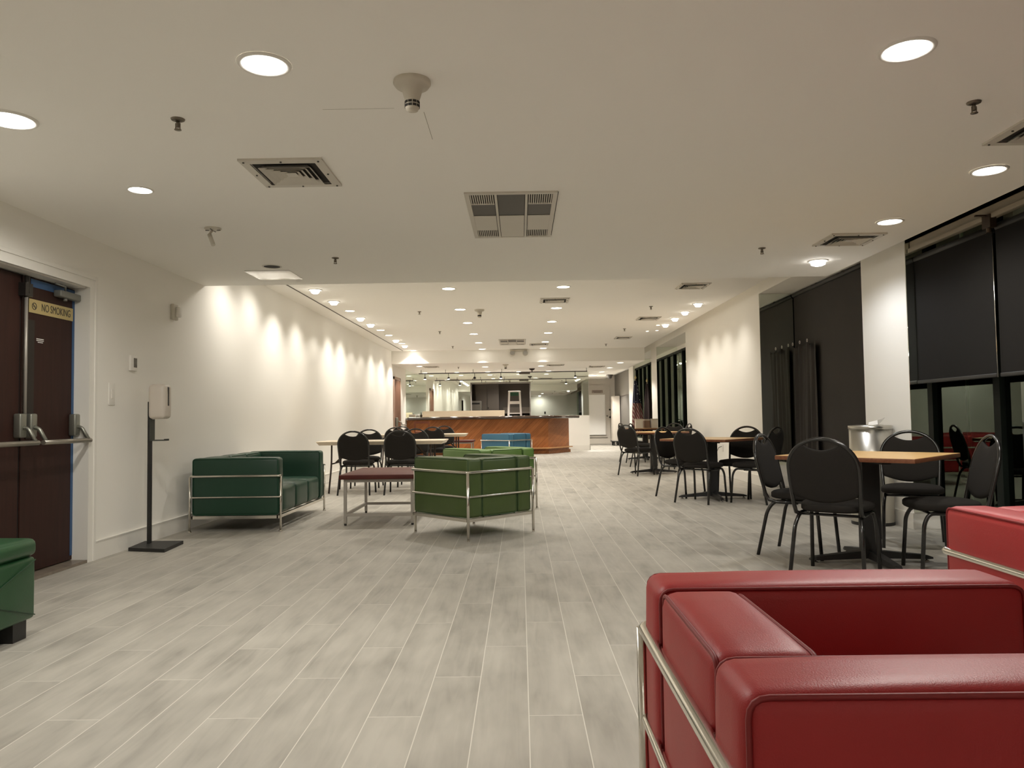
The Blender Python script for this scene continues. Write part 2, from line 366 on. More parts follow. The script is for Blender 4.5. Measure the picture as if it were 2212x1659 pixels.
rw.box(3.72, XG + 0.25, YB, 7.0, 2.82, H3 + 0.05).box(XG - 0.05, XG + 0.25, YB, 7.0, 0, 0.10)
rw.box(XG + 0.12, XG + 0.25, 24.9, YE, 0, 2.62)
struct('wall_right', rw, PAINT)
BX0, BX1 = -1.55, 0.31
bw = MB().box(XL, BX0, YM, YM + 0.12, 0, H1).box(BX1, 2.19, YM, YM + 0.12, 0, H1).box(BX0, BX1, YM, YM + 0.12, 0, 0.98).box(BX0, BX1, YM, YM + 0.12, 2.15, H1)
bw.box(1.45, 2.19, YM - 0.07, YM, 0, 1.09)
bw.box(2.07, 2.19, YM + 0.12, YE, 0, H1)
struct('wall_back', bw, PAINT)
struct('wall_corridor', MB().box(2.07, XG + 0.25, YE, YE + 0.15, 0, H3), mat('corridor_paint', (0.60, 0.555, 0.49), 0.75, bump=0.1, bscale=90))
# kitchen room behind the hatch
struct('wall_kitchen', MB().box(XL, 2.05, 27.2, 27.3, 0, H1).box(-2.6, -2.5, YM + 0.12, 27.2, 0, H1).box(1.2, 1.3, YM + 0.12, 27.2, 0, H1), KITCH)
# baseboards
struct('baseboard_left', MB().box(XL, XL + 0.014, 5.93, 19.9, 0, 0.145).box(XL, XL + 0.02, 5.93, 19.9, 0.138, 0.146).box(XL, XL + 0.014, YB, DY0 - 0.1, 0, 0.145), TRIMW)
br = MB()
for a, b in PIERS:
    br.box(XR - 0.016, XR, a - 0.016, b + 0.016, 0, 0.145).box(XR, XG, b, b + 0.014, 0, 0.145)
    if a > 8: br.box(XR, XG, a - 0.014, a, 0, 0.145)
for a, b in ((7.9, 11.27), (16.3, 19.8), (20.6, 23.9)): br.box(XG - 0.034, XG - 0.02, a, b, 0, 0.145)
struct('baseboard_right', br, TRIMW)
struct('baseboard_back', MB().box(1.45, 2.205, YM - 0.085, YM - 0.07, 0, 0.15).box(2.19, 2.205, YM - 0.085, YE, 0, 0.15), TRIMW)

# ------------------------------------------------------------------ windows on the right
def window(n, y0, y1, xg, z0, z1, muls, mw=0.06, md=0.10):
    f = MB().box(xg - 0.03, xg + 0.05, y0, y1, z0, z0 + 0.05).box(xg - 0.03, xg + 0.05, y0, y1, z1 - 0.06, z1)
    root = struct('window_%d' % n, f, DARKF)
    g = MB().box(xg + 0.01, xg + 0.016, y0, y1, z0 + 0.02, z1 - 0.02).build('window_pane', GLASS, root)
    for my in muls:
        MB().box(xg - md * 0.7, xg + md * 0.4, my - mw / 2, my + mw / 2, z0, z1).build('mullion', DARKF, root)
    return root
window(1, YB, 7.0, 4.02, 0.10, 2.82, [6.47, 5.55, 4.6, 3.65, 2.7, 1.75, 0.8, -0.15], 0.09, 0.05)
window(2, 7.9, 11.27, XG, 0.31, 2.82, [10.4, 9.55, 8.7], 0.06)
window(3, 16.3, 19.8, XG, 0.31, 2.72, [19.25, 18.4, 17.5, 16.65], 0.075, 0.05)
window(4, 20.6, 23.9, XG, 0.31, 2.72, [23.35, 22.5, 21.65, 20.85], 0.075, 0.05)
struct('trim_1', MB().box(XG - 0.03, XG + 0.05, 16.3, 19.8, 2.72, 2.82).box(XG - 0.03, XG + 0.05, 20.6, 23.9, 2.72, 2.82), PAINT)

# mirror-clad reveals of the window bays
def mirror(name, x0, x1, y0, y1, z0, z1, label, group=None):
    t = thing(name, label, 'mirror', ((x0 + x1) / 2, (y0 + y1) / 2, z0), 0, group)
    cx, cy = (x0 + x1) / 2, (y0 + y1) / 2
    MB().box(x0 - cx, x1 - cx, y0 - cy, y1 - cy, 0, z1 - z0).build('mirror_glass', MIRR, t); return t
mirror('reveal_mirror', XR + 0.002, 4.03, 6.992, 6.998, 0.15, 2.815, 'narrow mirror strip on the pier beside the half-lowered black blinds')
mirror('reveal_mirror', XR + 0.002, XG + 0.005, 11.262, 11.268, 0.31, 2.815, 'tall dark mirror at the left side of the brown-blinded window bay')
mirror('reveal_mirror', XR + 0.002, XG + 0.005, 19.792, 19.798, 0.31, 2.815, 'tall mirror reflecting dark mullions left of the widest right-hand wall')
mirror('reveal_mirror', XR + 0.002, XG + 0.005, 23.892, 23.898, 0.31, 2.815, 'tall mirror beside the standing flags, reflecting window mullions')

# ------------------------------------------------------------------ blinds and the curtain
def blind(y0, y1, z1, label):
    t = thing('roller_blind', label, 'blind', (3.61, (y0 + y1) / 2, z1), 0, None); h = (y1 - y0) / 2
    MB().box(-0.002, 0.002, -h, h, 0, 2.43 - z1).build('blind_cloth', BLIND, t)
    MB().rbox(-0.012, 0.012, -h, h, -0.02, 0.012, 0.008).build('bottom_bar', BLACK, t)
    MB().cyl((0.02, -h, 2.44 - z1), (0.02, h, 2.44 - z1), 0.032).build('roller_tube', BLACK, t)
    return t
blind(5.83, 7.02 - 0.03, 1.325, 'black roller blind next to the white pier, lowered half way')
b2 = blind(4.30, 5.79, 1.325, 'black roller blind at the right edge of the photo, lowered half way')
MB().tube([(-0.02, 0.755, 1.05), (-0.02, 0.757, 0.5), (-0.02, 0.755, -0.02)], 0.004, 6).build('bead_chain', CHROME, b2)
t = thing('blind_headrail', 'tan metal headrail running above the black roller blinds', 'rail', (3.62, 3.0, 2.5))
MB().box(-0.05, 0.06, -4.2, 3.98, 0.03, 0.14).box(-0.07, -0.05, -4.2, 3.98, 0.0, 0.035).box(-0.05, -0.03, -4.2, 3.98, 0.10, 0.22).build('rail_profile', TANR, t)
MB().box(-0.16, -0.02, 2.78, 2.80, 0.02, 0.032).box(-0.08, -0.03, 2.74, 2.84, -0.07, 0.03).cyl((-0.06, 2.79, -0.10), (-0.06, 2.79, 0.0), 0.018, 12).build('bracket', mat('bronze_bracket', (0.06, 0.04, 0.025), 0.4, 0.5), t)
t = thing('roller_blind', 'dark brown full-height blind covering the window behind the middle table', 'blind', (XG - 0.07, 9.58, 0.32))
MB().box(-0.002, 0.002, -1.66, 1.66, 0, 2.44).build('blind_cloth', CURT, t)
MB().cyl((0, -1.66, 2.46), (0, 1.66, 2.46), 0.03).build('roller_tube', BLACK, t)
t = thing('curtain', 'dark brown curtain drooping from white hooks in the blinded bay', 'curtain', (XG - 0.13, 10.75, 0.34))
NY, NZ = 60, 14; vs = []; fs = []
for j in range(NZ + 1):
    for i in range(NY + 1):
        u = i / NY; v = j / NZ
        yy = -0.42 + 0.84 * u; top = 1.70 + 0.05 * abs(math.sin(u * 3 * PI)) * -1.0
        vs.append((0.018 * math.sin(u * 26) * (1.2 - 0.5 * v) + 0.008 * math.sin(u * 61 + v * 3), yy, top * v))
for j in range(NZ):
    for i in range(NY): a = j * (NY + 1) + i; fs.append((a, a + 1, a + NY + 2, a + NY + 1))
cm = MB().add(vs, fs, True).build('curtain_cloth', mat('curtain_cloth', (0.022, 0.017, 0.014), 0.7), t)
sm = cm.modifiers.new('thickness', 'SOLIDIFY'); sm.thickness = 0.003
for k in range(1, 4):
    MB().tube([(0, -0.42 + 0.28 * k + 0.02 * math.cos(a), 1.72 + 0.022 * math.sin(a)) for a in [i * PI / 8 for i in range(-3, 12)]], 0.0035, 6).build('curtain_hook', WHITEP, t)

# grey blinds in the last bay
t = thing('panel_screen', 'grey two-tone full-height screen in the last bay before the far door', 'screen', (3.62, 27.1, 0))
MB().box(-0.01, 0.01, -2.2, 2.19, 1.78, 2.6).build('upper_panel', GREYP, t)
MB().box(-0.012, 0.012, -2.2, 2.19, 0.02, 1.76).build('lower_panel', GREYD, t)
MB().box(-0.02, 0.02, -2.2, 2.19, 1.755, 1.785).box(-0.02, 0.02, -2.2, -2.14, 0.0, 2.6).build('frame', mat('frame_brown', (0.05, 0.035, 0.028), 0.5), t)

# ------------------------------------------------------------------ left door (double leaf, brown)
dx = -3.41
d1 = struct('door_1', MB().box(dx - 0.045, dx, 5.215, 5.83, 0.03, 2.075), DOORW)
MB().box(dx - 0.045, dx, DY0 + 0.01, 5.19, 0.03, 2.075).build('door_leaf', DOORW, d1)
MB().box(dx - 0.035, dx - 0.01, 5.19, 5.215, 0.03, 2.07).build('meeting_stile', BLACK, d1)
MB().box(dx, dx + 0.004, 5.262, 5.345, 0.95, 1.782).build('edge_seam', mat('seam_black', (0.012, 0.007, 0.005), 0.5), d1)
# blue masking tape down the edge and along the top
MB().box(dx + 0.0005, dx + 0.0025, 5.80, 5.83, 0.06, 2.05).box(dx + 0.0005, dx + 0.0025, 5.30, 5.83, 2.015, 2.07).build('masking_tape', TAPE, d1)
# vertical rod and top latch
MB().cyl((dx + 0.03, 5.21, 1.10), (dx + 0.03, 5.21, 1.93), 0.011, 12).build('vertical_rod', GREY, d1)
MB().box(dx, dx + 0.05, 5.17, 5.25, 1.93, 2.02).cyl((dx + 0.035, 5.21, 1.95), (dx + 0.035, 5.21, 2.07), 0.016, 12).build('top_latch', mat('latch_dark', (0.05, 0.045, 0.04), 0.35, 0.7), d1)
def panic(parent, ya, yb):
    P = MB()
    for yy in (ya, yb):
        P.rbox(dx, dx + 0.055, yy - 0.035, yy + 0.035, 0.96, 1.125, 0.012, 0, None, 2, 2)
        P.tube(fillet([(dx + 0.05, yy, 1.03), (dx + 0.085, yy, 1.02), (dx + 0.135, yy, 0.935)], 0.05), 0.014, 10)
    o = P.build('bar_bracket', mat('worn_steel', (0.30, 0.30, 0.26), 0.4, 0.8), parent)
    b_ = MB().cyl((dx + 0.135, ya - 0.03, 0.925), (dx + 0.135, yb + 0.03, 0.925), 0.017, 16).build('push_bar', mat('bar_steel', (0.36, 0.33, 0.28), 0.35, 0.8), parent)
panic(d1, 5.28, 5.80); panic(d1, 4.60, 5.165)
# closer
MB().rbox(dx, dx + 0.06, 5.56, 5.82, 1.985, 2.035, 0.01, 0, None, 2, 2).cyl((dx + 0.03, 5.66, 1.965), (dx + 0.03, 5.66, 1.99), 0.014, 12).tube([(dx + 0.03, 5.66, 2.04), (dx + 0.09, 5.56, 2.055), (dx + 0.05, 5.50, 2.07)], 0.007, 8).build('door_closer', mat('closer_grey', (0.22, 0.22, 0.20), 0.45, 0.4), d1)
# notice of three tiny white lines
MB().box(dx, dx + 0.001, 5.372, 5.455, 1.652, 1.658).box(dx, dx + 0.001, 5.372, 5.455, 1.641, 1.646).box(dx, dx + 0.001, 5.388, 5.445, 1.629, 1.634).build('sticker_lines', PAPER, d1)
sg = thing('door_sign', 'brass plate reading NO SMOKING on the dark brown left door', 'sign', (dx + 0.003, 5.54, 1.88))
MB().box(0, 0.003, -0.262, 0.262, -0.048, 0.048).build('plate', BRASS, sg)
RM = Matrix(((0, 0, 1, 0), (1, 0, 0, 0), (0, 1, 0, 0), (0, 0, 0, 1)))   # text x -> world y, text y -> world z, facing +x
textmesh('NO SMOKING', 0.062, INK, sg, 'lettering', Matrix.Translation((0.0035, 0.052, 0)) @ RM @ Matrix.Diagonal((0.9, 1.25, 1, 1)))
e = MB().tube([(0.0035, -0.205 + 0.023 * math.cos(a), 0.023 * math.sin(a)) for a in [i * PI / 14 for i in range(28)]], 0.003, 6, True)
e.box(0.003, 0.0045, -0.217, -0.193, -0.004, 0.001).box(0.003, 0.0048, -0.0035, 0.0035, -0.024, 0.024, Matrix.Translation((0, -0.205, 0)) @ Matrix.Rotation(math.radians(45), 4, 'X'))
e.build('emblem', INK, sg)
# casing
struct('trim_2', MB().box(XL - 0.15, XL - 0.005, DY1 - 0.01, DY1, 0.02, DZ).box(XL - 0.02, XL + 0.012, DY1 - 0.012, DY1 + 0.08, 0.0, DZ + 0.085).box(XL, XL + 0.02, DY1 + 0.055, DY1 + 0.085, 0.0, DZ + 0.09)
       .box(XL - 0.15, XL - 0.022, DY0, DY1 - 0.015, DZ - 0.012, DZ - 0.001).box(XL - 0.011, XL + 0.0115, DY0 - 0.08, DY1 - 0.0125, DZ - 0.005, DZ + 0.084).box(XL + 0.001, XL + 0.0195, DY0 - 0.08, DY1 + 0.054, DZ + 0.06, DZ + 0.0895)
       .box(XL - 0.15, XL + 0.012, DY0 - 0.08, DY0, 0, DZ), TRIMW)
struct('trim_3', MB().box(XL - 0.25, XL + 0.01, DY0, DY1 + 0.08, 0.001, 0.022), MARBLE)
# unseen backing panel added behind the door so no light leaks
struct('wall_light_stop', MB().box(XL - 0.32, XL - 0.25, DY0 - 0.2, DY1 + 0.2, 0, H1), PAINT)

# ------------------------------------------------------------------ far brown door and corridor door
d2 = struct('door_2', MB().box(XL, XL + 0.02, 20.0, 20.95, 0.01, 2.10), DOORB)
MB().box(XL, XL + 0.035, 19.93, 20.0, 0, 2.17).box(XL, XL + 0.035, 20.95, 21.03, 0, 2.17).box(XL, XL + 0.035, 19.93, 21.03, 2.10, 2.17).build('door_casing', mat('pinkish_casing', (0.40, 0.27, 0.21), 0.5), d2)
MB().rbox(XL + 0.02, XL + 0.09, 20.1, 20.22, 0.86, 1.10, 0.02, 0, None, 2, 2).tube(fillet([(XL + 0.08, 20.16, 1.0), (XL + 0.17, 20.16, 0.98), (XL + 0.2, 20.16, 0.9)], 0.06), 0.015).cyl((XL + 0.2, 20.1, 0.9), (XL + 0.2, 20.85, 0.9), 0.016, 12).build('push_bar', mat('worn_steel', (0.3, 0.3, 0.26), 0.4, 0.8), d2)
CPN = mat('corridor_door_paint', (0.55, 0.505, 0.44), 0.5)
d3 = struct('door_3', MB().box(2.22, 3.42, YE - 0.045, YE - 0.005, 0.01, 2.26), CPN)
MB().box(2.62, 3.23, YE - 0.07, YE - 0.045, 0.36, 1.88).build('white_panel', mat('white_board', (0.86, 0.84, 0.80), 0.5), d3)
MB().box(2.60, 3.26, YE - 0.08, YE - 0.045, 0.335, 0.352).box(2.60, 3.30, YE - 0.075, YE - 0.045, 0.25, 0.27).build('ledge', GREYP, d3)
MB().lathe([(0.001, 0), (0.032, 0.002), (0.034, 0.02), (0.02, 0.045), (0.001, 0.05)], n=16, M=Matrix.Translation((3.40, YE - 0.045, 1.31)) @ Matrix.Rotation(PI / 2, 4, 'X')).build('deadbolt', BLACK, d3)
MB().lathe([(0.001, 0), (0.03, 0.002), (0.015, 0.03), (0.035, 0.06), (0.001, 0.075)], n=16, M=Matrix.Translation((3.40, YE - 0.045, 1.02)) @ Matrix.Rotation(PI / 2, 4, 'X')).build('door_knob', BLACK, d3)
MB().lathe([(0.001, 0), (0.022, 0.002), (0.022, 0.02), (0.001, 0.03)], n=16, M=Matrix.Translation((3.30, YE - 0.045, 1.07)) @ Matrix.Rotation(PI / 2, 4, 'X')).build('lock', GREYD, d3)
sg = thing('door_sign', 'small brown two-line sign above the white panel of the far door', 'sign', (2.94, YE - 0.052, 2.0))
MB().box(-0.21, 0.21, -0.006, 0, -0.055, 0.055).build('plate', mat('sign_brown', (0.33, 0.26, 0.21), 0.6), sg)
random.seed(3)
for row, (a, b, zz) in enumerate(((-0.17, 0.17, 0.02), (-0.12, 0.12, -0.024))):
    x = a; lt = MB()
    while x < b:
        ww = random.uniform(0.018, 0.03); lt.box(x, x + ww * 0.8, -0.008, -0.006, zz - 0.012, zz + 0.012); x += ww + 0.006
    lt.build('lettering', mat('sign_ink', (0.06, 0.045, 0.04), 0.6), sg)
# rolling cart with pale panel
t = thing('panel_cart', 'tall pale panel standing on a black dolly beside the far door', 'cart', (3.56 - 0.0, 27.9, 0))
t.location = (3.42, 27.9, 0)
MB().box(-0.10, 0.16, -0.25, 0.25, 0.17, 1.78).build('panel', CPN, t)
MB().box(-0.14, 0.18, -0.3, 0.3, 0.14, 0.17).build('platform', BLACK, t)
for sx in (-0.07, 0.12):
    for sy in (-0.22, 0.22):
        MB().cyl((sx - 0.02, sy, 0.06), (sx + 0.02, sy, 0.06), 0.06, 16).box(sx - 0.03, sx + 0.03, sy - 0.02, sy + 0.02, 0.08, 0.14).build('caster', BLACK, t)

# ------------------------------------------------------------------ mirrors round the bar
mirror('wall_mirror', XL + 0.008, BX0 - 0.03, YM - 0.008, YM - 0.001, 1.10, H1 - 0.002, 'large wall mirror behind the bar, left of the dark hatch')
rm = mirror('wall_mirror', BX1 + 0.03, 2.185, YM - 0.008, YM - 0.001, 1.10, H1 - 0.002, 'large wall mirror behind the bar, right of the dark hatch')
rm.location.y -= 0.006; rm.rotation_euler = (0, 0, 0.005)
mirror('wall_mirror', BX0 - 0.03, BX1 + 0.03, YM - 0.008, YM - 0.001, 2.19, H1 - 0.002, 'mirror strip above the dark kitchen hatch')
mirror('wall_mirror', XL + 0.001, XL + 0.008, 22.12, YM - 0.01, 1.0, H1 - 0.002, 'mirror on the side wall at the left end of the bar')
struct('trim_4', MB().box(BX0 - 0.03, BX1 + 0.03, YM - 0.03, YM, 2.15, 2.19).box(BX0 - 0.03, BX0, YM - 0.03, YM, 0.98, 2.15).box(BX1, BX1 + 0.03, YM - 0.03, YM, 0.98, 2.15), GREYP)
# kitchen cupboards seen through the hatch
t = thing('kitchen_cupboard', 'taupe wall cupboard seen inside the dark hatch, left half', 'cupboard', (-1.15, 26.6, 1.1))
MB().box(-0.4, 0.42, 0, 0.55, 0, 1.25).build('carcass', KITCH, t)
MB().box(-0.38, 0.0, -0.02, 0, 0.02, 1.23).build('door', KITCH, t); MB().box(0.02, 0.41, -0.02, 0, 0.02, 1.23).build('door', KITCH, t)
MB().cyl((0.05, -0.045, 0.3), (0.05, -0.02, 0.3), 0.02, 12).build('knob', BLACK, t); MB().cyl((0.05, -0.045, 0.2), (0.05, -0.02, 0.2), 0.02, 12).build('knob', BLACK, t)
t = thing('kitchen_shelf', 'dim horizontal shelf behind the stepladder in the hatch', 'shelf', (0.1, 26.4, 1.2))
MB().box(-0.7, 1.0, 0, 0.75, 0, 0.05).box(-0.7, 1.0, 0.7, 0.78, 0.05, 0.22).build('board', mat('kitchen_tan', (0.26, 0.22, 0.18), 0.5), t)
t = thing('microwave_oven', 'dim white appliance with a dark vent at the left of the hatch', 'oven', (-1.62, 26.0, 1.22))
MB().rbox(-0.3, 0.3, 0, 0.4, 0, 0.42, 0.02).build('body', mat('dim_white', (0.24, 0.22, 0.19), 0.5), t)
MB().box(-0.2, 0.25, -0.004, 0, 0.3, 0.35).build('vent', BLACK, t)
t = thing('kitchen_counter', 'dark counter in the kitchen behind the hatch', 'counter', (-0.6, 26.6, 0))
MB().box(-1.8, 1.7, -0.2, 0.58, 0, 1.08).build('carcass', KITD, t); MB().box(-1.82, 1.72, -0.22, 0.58, 1.08, 1.1).build('worktop', KITD, t)

# ------------------------------------------------------------------ the bar
BY = 22.28
t = thing('bar_counter', 'long bar with diagonal orange oak boards and dark glossy top', 'bar counter', (0, 0, 0))
front = [(XL + 0.01, BY), (0.80, BY), (1.46, 23.28), (1.46, 23.42), (0.72, 22.44), (XL + 0.01, 22.44)]
MB().prism(front, 0.0, 1.03).build('front_panel', BARW, t)
top = [(XL + 0.012, BY - 0.24), (0.90, BY - 0.24), (1.72, 23.02), (1.72, 23.42), (1.40, 23.62), (0.70, 22.92), (XL + 0.012, 22.92)]
MB().prism(top, 1.035, 1.075).build('bar_top', BARTOP, t)
MB().tube(fillet([(XL + 0.06, BY - 0.25, 1.058), (0.90, BY - 0.25, 1.058), (1.73, 23.0, 1.058)], 0.05), 0.046, 14).build('top_moulding', BARTOP, t)
MB().prism([(XL + 0.02, BY - 0.20), (0.86, BY - 0.20), (1.56, 23.12), (1.46, 23.28), (0.80, BY), (XL + 0.02, BY)], 0.155, 0.18).build('foot_ledge', wood_mat('ledge_oak', (0.5, 0.26, 0.11), (0.62, 0.34, 0.15), (1, 14, 14), 0.4), t)
MB().prism([(XL + 0.02, BY - 0.03), (0.81, BY - 0.03), (1.50, 23.25), (1.46, 23.30), (0.80, BY), (XL + 0.02, BY)], 0.0, 0.09).build('kick_board', BARW, t)
t = tag(MB().box(-2.86, -0.46, 22.42, 22.60, 1.078, 1.275).build('long_board_box', BOARD), 'long cream board lying on the bar top left of the stepladder', 'board')
# stepladder
t = thing('stepladder', 'white stepladder with a dark green top label behind the bar', 'stepladder', (-0.17, 23.52, 0))
WL = mat('ladder_white', (0.84, 0.82, 0.80), 0.4)
for sx in (-1, 1):
    MB().box(-0.025, 0.025, -0.035, 0.035, -0.92, 0.93, Matrix.Translation((sx * 0.205, -0.14, 0.92)) @ Matrix.Rotation(sx * math.radians(2.6), 4, 'Y').inverted() @ Matrix.Rotation(math.radians(-7), 4, 'X')).build('rail', WL, t)
    MB().box(-0.018, 0.018, -0.02, 0.02, -0.92, 0.92, Matrix.Translation((sx * 0.19, 0.30, 0.92)) @ Matrix.Rotation(sx * math.radians(2.6), 4, 'Y').inverted() @ Matrix.Rotation(math.radians(12), 4, 'X')).build('rear_rail', WL, t)
for zz in (0.3, 0.6, 0.9, 1.17, 1.47):
    hw = 0.245 - 0.045 * zz; MB().box(-hw, hw, -0.28 + 0.125 * zz, -0.17 + 0.125 * zz, zz, zz + (0.085 if zz == 1.47 else 0.03)).build('step', WL, t)
MB().rbox(-0.19, 0.19, -0.12, 0.22, 1.83, 1.87, 0.012).build('top_cap', WL, t)
MB().box(-0.13, 0.13, -0.075, -0.06, 1.72, 1.83).build('label_plate', mat('ladder_green', (0.01, 0.07, 0.03), 0.5), t)
# small things on the bar's left end
t = tag(MB().rbox(-3.24, -3.06, 22.35, 22.50, 1.078, 1.19, 0.01).build('small_box', mat('box_beige', (0.36, 0.31, 0.24), 0.6)), 'small beige box at the left end of the bar top', 'box')
t = tag(MB().lathe([(0.001, 0), (0.04, 0), (0.048, 0.12), (0.044, 0.12), (0.036, 0.006), (0.001, 0.006)], (-2.98, 22.4, 1.078), 20).build('cup', mat('cup_grey', (0.30, 0.28, 0.24), 0.5)), 'grey cup on the bar top beside the small beige box', 'cup')
t = thing('bottle', 'dark bottle on the bar left of the long cream board', 'bottle', (-2.93, 22.62, 1.078))
t.location = (-2.91, 22.55, 1.078)
MB().lathe([(0.001, 0), (0.035, 0), (0.036, 0.08), (0.012, 0.12), (0.011, 0.15), (0.001, 0.15)], n=18).build('body', mat('bottle_glass', (0.03, 0.02, 0.012), 0.1), t)
MB().lathe([(0.013, 0.148), (0.013, 0.165), (0.001, 0.165)], n=14).build('cap', BLACK, t)

# ------------------------------------------------------------------ lamps
ORD = ['first', 'second', 'third', 'fourth', 'fifth', 'sixth', 'seventh', 'eighth', 'ninth', 'tenth', 'eleventh', 'twelfth']
def lamp(parent, power, col, z=-0.03, size=140, blend=0.5, aim=None, rad=0.05):
    ld = bpy.data.lights.new('lamp_light', 'SPOT'); ld.energy = power; ld.color = col; ld.spot_size = math.radians(size); ld.spot_blend = blend; ld.shadow_soft_size = rad
    o = bpy.data.objects.new('lamp_light', ld); COL.objects.link(o); o.parent = parent; o.location = (0, 0, z)
    if aim: o.rotation_euler = Vector(aim).to_track_quat('-Z', 'Y').to_euler()
    return o
RINGS = {}
def downlight(x, y, z, r, power, col, label, group, size=140, blend=0.5, aim=None, lit=LIT_M, drop=0.0):
    key = (r, drop, lit.name, aim is not None)
    t = thing('downlight', label, 'ceiling light', (x, y, z), 0, group)
    if key not in RINGS:
        a = MB().lathe([(r, -0.001), (r, -0.008), (r * 1.12, -0.010), (r * 1.2, -0.006), (r * 1.22, -0.001)], n=36)
        a = a.build('trim_ring', TRIMW, t)
        if aim: b = MB().lathe([(0.001, -0.055), (r * 0.55, -0.05), (r * 0.75, -0.03), (r * 0.8, -0.002)], n=28).build('lens', lit, t)
        elif drop: b = MB().lathe([(0.001, -drop), (r * 0.5, -drop * 0.98), (r * 0.85, -drop * 0.75), (r * 0.9, -0.002)], n=32).build('lens', lit, t)
        else: b = MB().lathe([(0.001, -0.005), (r, -0.0045)], n=36).build('lens', lit, t)
        RINGS[key] = (a, b)
    else:
        for q in RINGS[key]: c = q.copy(); COL.objects.link(c); c.parent = t
    lamp(t, power, col, -0.07 if aim else -0.02 - drop, size, blend, aim)
    return t
G_N = 'downlights in the near low ceiling'
NL = [(-1.005, 3.008, 0.088, 'bright round downlight top left, nearest lit disc left of the smoke detector', 0, 1.0),
      (1.544, 2.985, 0.088, 'bright round downlight at the top right of the photo', 0.012, 1.0),
      (-2.372, 3.513, 0.10, 'round downlight cut off by the left edge of the photo', 0.02, 0.25),
      (-2.308, 4.626, 0.065, 'small bright downlight above the left doorway, beyond the edge one', 0.01, 0.4),
      (2.803, 4.531, 0.085, 'flat white downlight near the right edge, between two ceiling vents', 0, 0.45),
      (2.786, 5.724, 0.082, 'flat white downlight over the near black roller blinds', 0, 0.45),
      (2.808, 7.168, 0.075, 'cool white downlight hanging out of its hole near the soffit end', 0.05, 0.3)]
for x, y, r, lb, dr, k in NL: downlight(x, y, H1, r, P_NEAR * k, NEUT if y < 7 else (0.92, 0.95, 1.0), lb, G_N, 172, 0.5, None, LIT_N, dr)
for x, y in ((-1.0, -1.3), (1.54, -1.3)): downlight(x, y, H1, 0.088, P_NEAR * 0.45, NEUT, 'round downlight added unseen behind the viewpoint to light the back wall, %s side' % ('left' if x < 0 else 'right'), G_N, 165, 1.0, (0, -0.3, -1.0), LIT_N, 0)  # unseen pair added and tilted to brighten the wall behind the viewpoint
for x, lb in ((-0.945, 'left centre'), (0.605, 'right centre')):
    downlight(x, 8.6, H2, 0.085, P_MID, WARM, 'warm downlight hidden just behind the soffit, at the head of the %s row' % lb, 'downlights in the %s row' % lb, 112, 0.4)
ROWY = [10.316, 12.31, 14.07, 15.94, 17.82, 19.48]
for nm, x in (('left centre', -0.945), ('right centre', 0.605)):
    for i, y in enumerate(ROWY):
        downlight(x, y, H2, 0.085, P_MID * (1 if i < 5 else 0.5), WARM, 'warm downlight, %s from the soffit in the %s row of the high ceiling' % (ORD[i], nm), 'downlights in the %s row' % nm, 112 if i < 5 else 94, 0.4 if i < 5 else 0.2)
for y, lb in ((8.5, 'first'), (9.4, 'second')):
    downlight(-2.74, y, H2, 0.075, P_WASH * 0.55, WARM, 'tilted spotlight hidden behind the soffit, %s at the head of the left wall row' % lb, 'lights along the left wall', 128, 1.0, (-0.45, -0.15, -1.0))
WASH = {10.26: (0.6, 1.0), 11.3: (0.6, 0.8), 13.2: (0.6, 0.9), 14.1: (0.6, 1.0), 17.0: (0.6, 0.8), 18.3: (0.6, 1.0)}
WY = [10.26, 11.3, 12.28, 13.2, 14.1, 15.0, 15.95, 17.0, 17.7, 18.3, 19.6]
for i, y in enumerate(WY):
    if y in WASH:
        downlight(-2.74, y, H2, 0.075, P_WASH * WASH[y][1], WARM, 'tilted spotlight, %s from the soffit in the row washing the left wall' % ORD[i], 'lights along the left wall', 104, 1.0, (-0.34, 0.0, -1.0))
    else:
        downlight(-2.72, y, H2, 0.075, P_MID * (0.3 if y < 19 else 1.0), WARM, 'downlight, %s from the soffit in the row washing the left wall' % ORD[i], 'lights along the left wall', 118, 0.4)
for i, y in enumerate([12.1, 13.06, 13.91, 14.82]):
    downlight(2.83, y, H2, 0.07, P_WASH * 0.6, WARM, 'tilted spotlight, %s from the soffit in the row along the right wall' % ORD[i], 'lights along the right wall', 110, 1.0, (0.35, 0, -1.0))
for (x, y, lb) in ((2.70, 14.9, 'tiny lit downlight left of the last right-hand spotlight'), (2.66, 15.9, 'tiny lit downlight near the middle right ceiling vent'), (2.84, 15.8, 'tiny lit downlight at the end of the right wall row')):
    downlight(x, y, H2, 0.035, 6, WARM, lb, 'small lights of the right wall row', 110, 0.4)
FARL = [(-0.957, 21.3, 'downlight just beyond the beam, left of centre'), (0.597, 21.25, 'downlight just beyond the beam, right of centre'), (-2.71, 20.72, 'downlight just beyond the beam, by the left wall'),
        (-2.925, 23.66, 'downlight over the bar, farthest left in the row'), (-1.938, 23.66, 'downlight over the bar, second from the left in the row'), (-0.98, 23.66, 'downlight over the bar, third from the left in the row'),
        (-0.038, 23.8, 'downlight over the bar, above the stepladder'), (0.89, 23.64, 'downlight over the bar, farthest right in the row'),
        (2.68, 20.43, 'downlight nearest the beam in the row toward the corridor'), (2.638, 22.5, 'second downlight from the beam toward the corridor'), (2.62, 24.54, 'third downlight from the beam toward the corridor'), (2.59, 26.69, 'last downlight before the far corridor door')]
for x, y, lb in FARL: downlight(x, y, H1, 0.085, P_FAR * (4.5 if y > 26 else 1.0), WARM, lb, 'downlights in the far low ceiling', 125, 0.4)
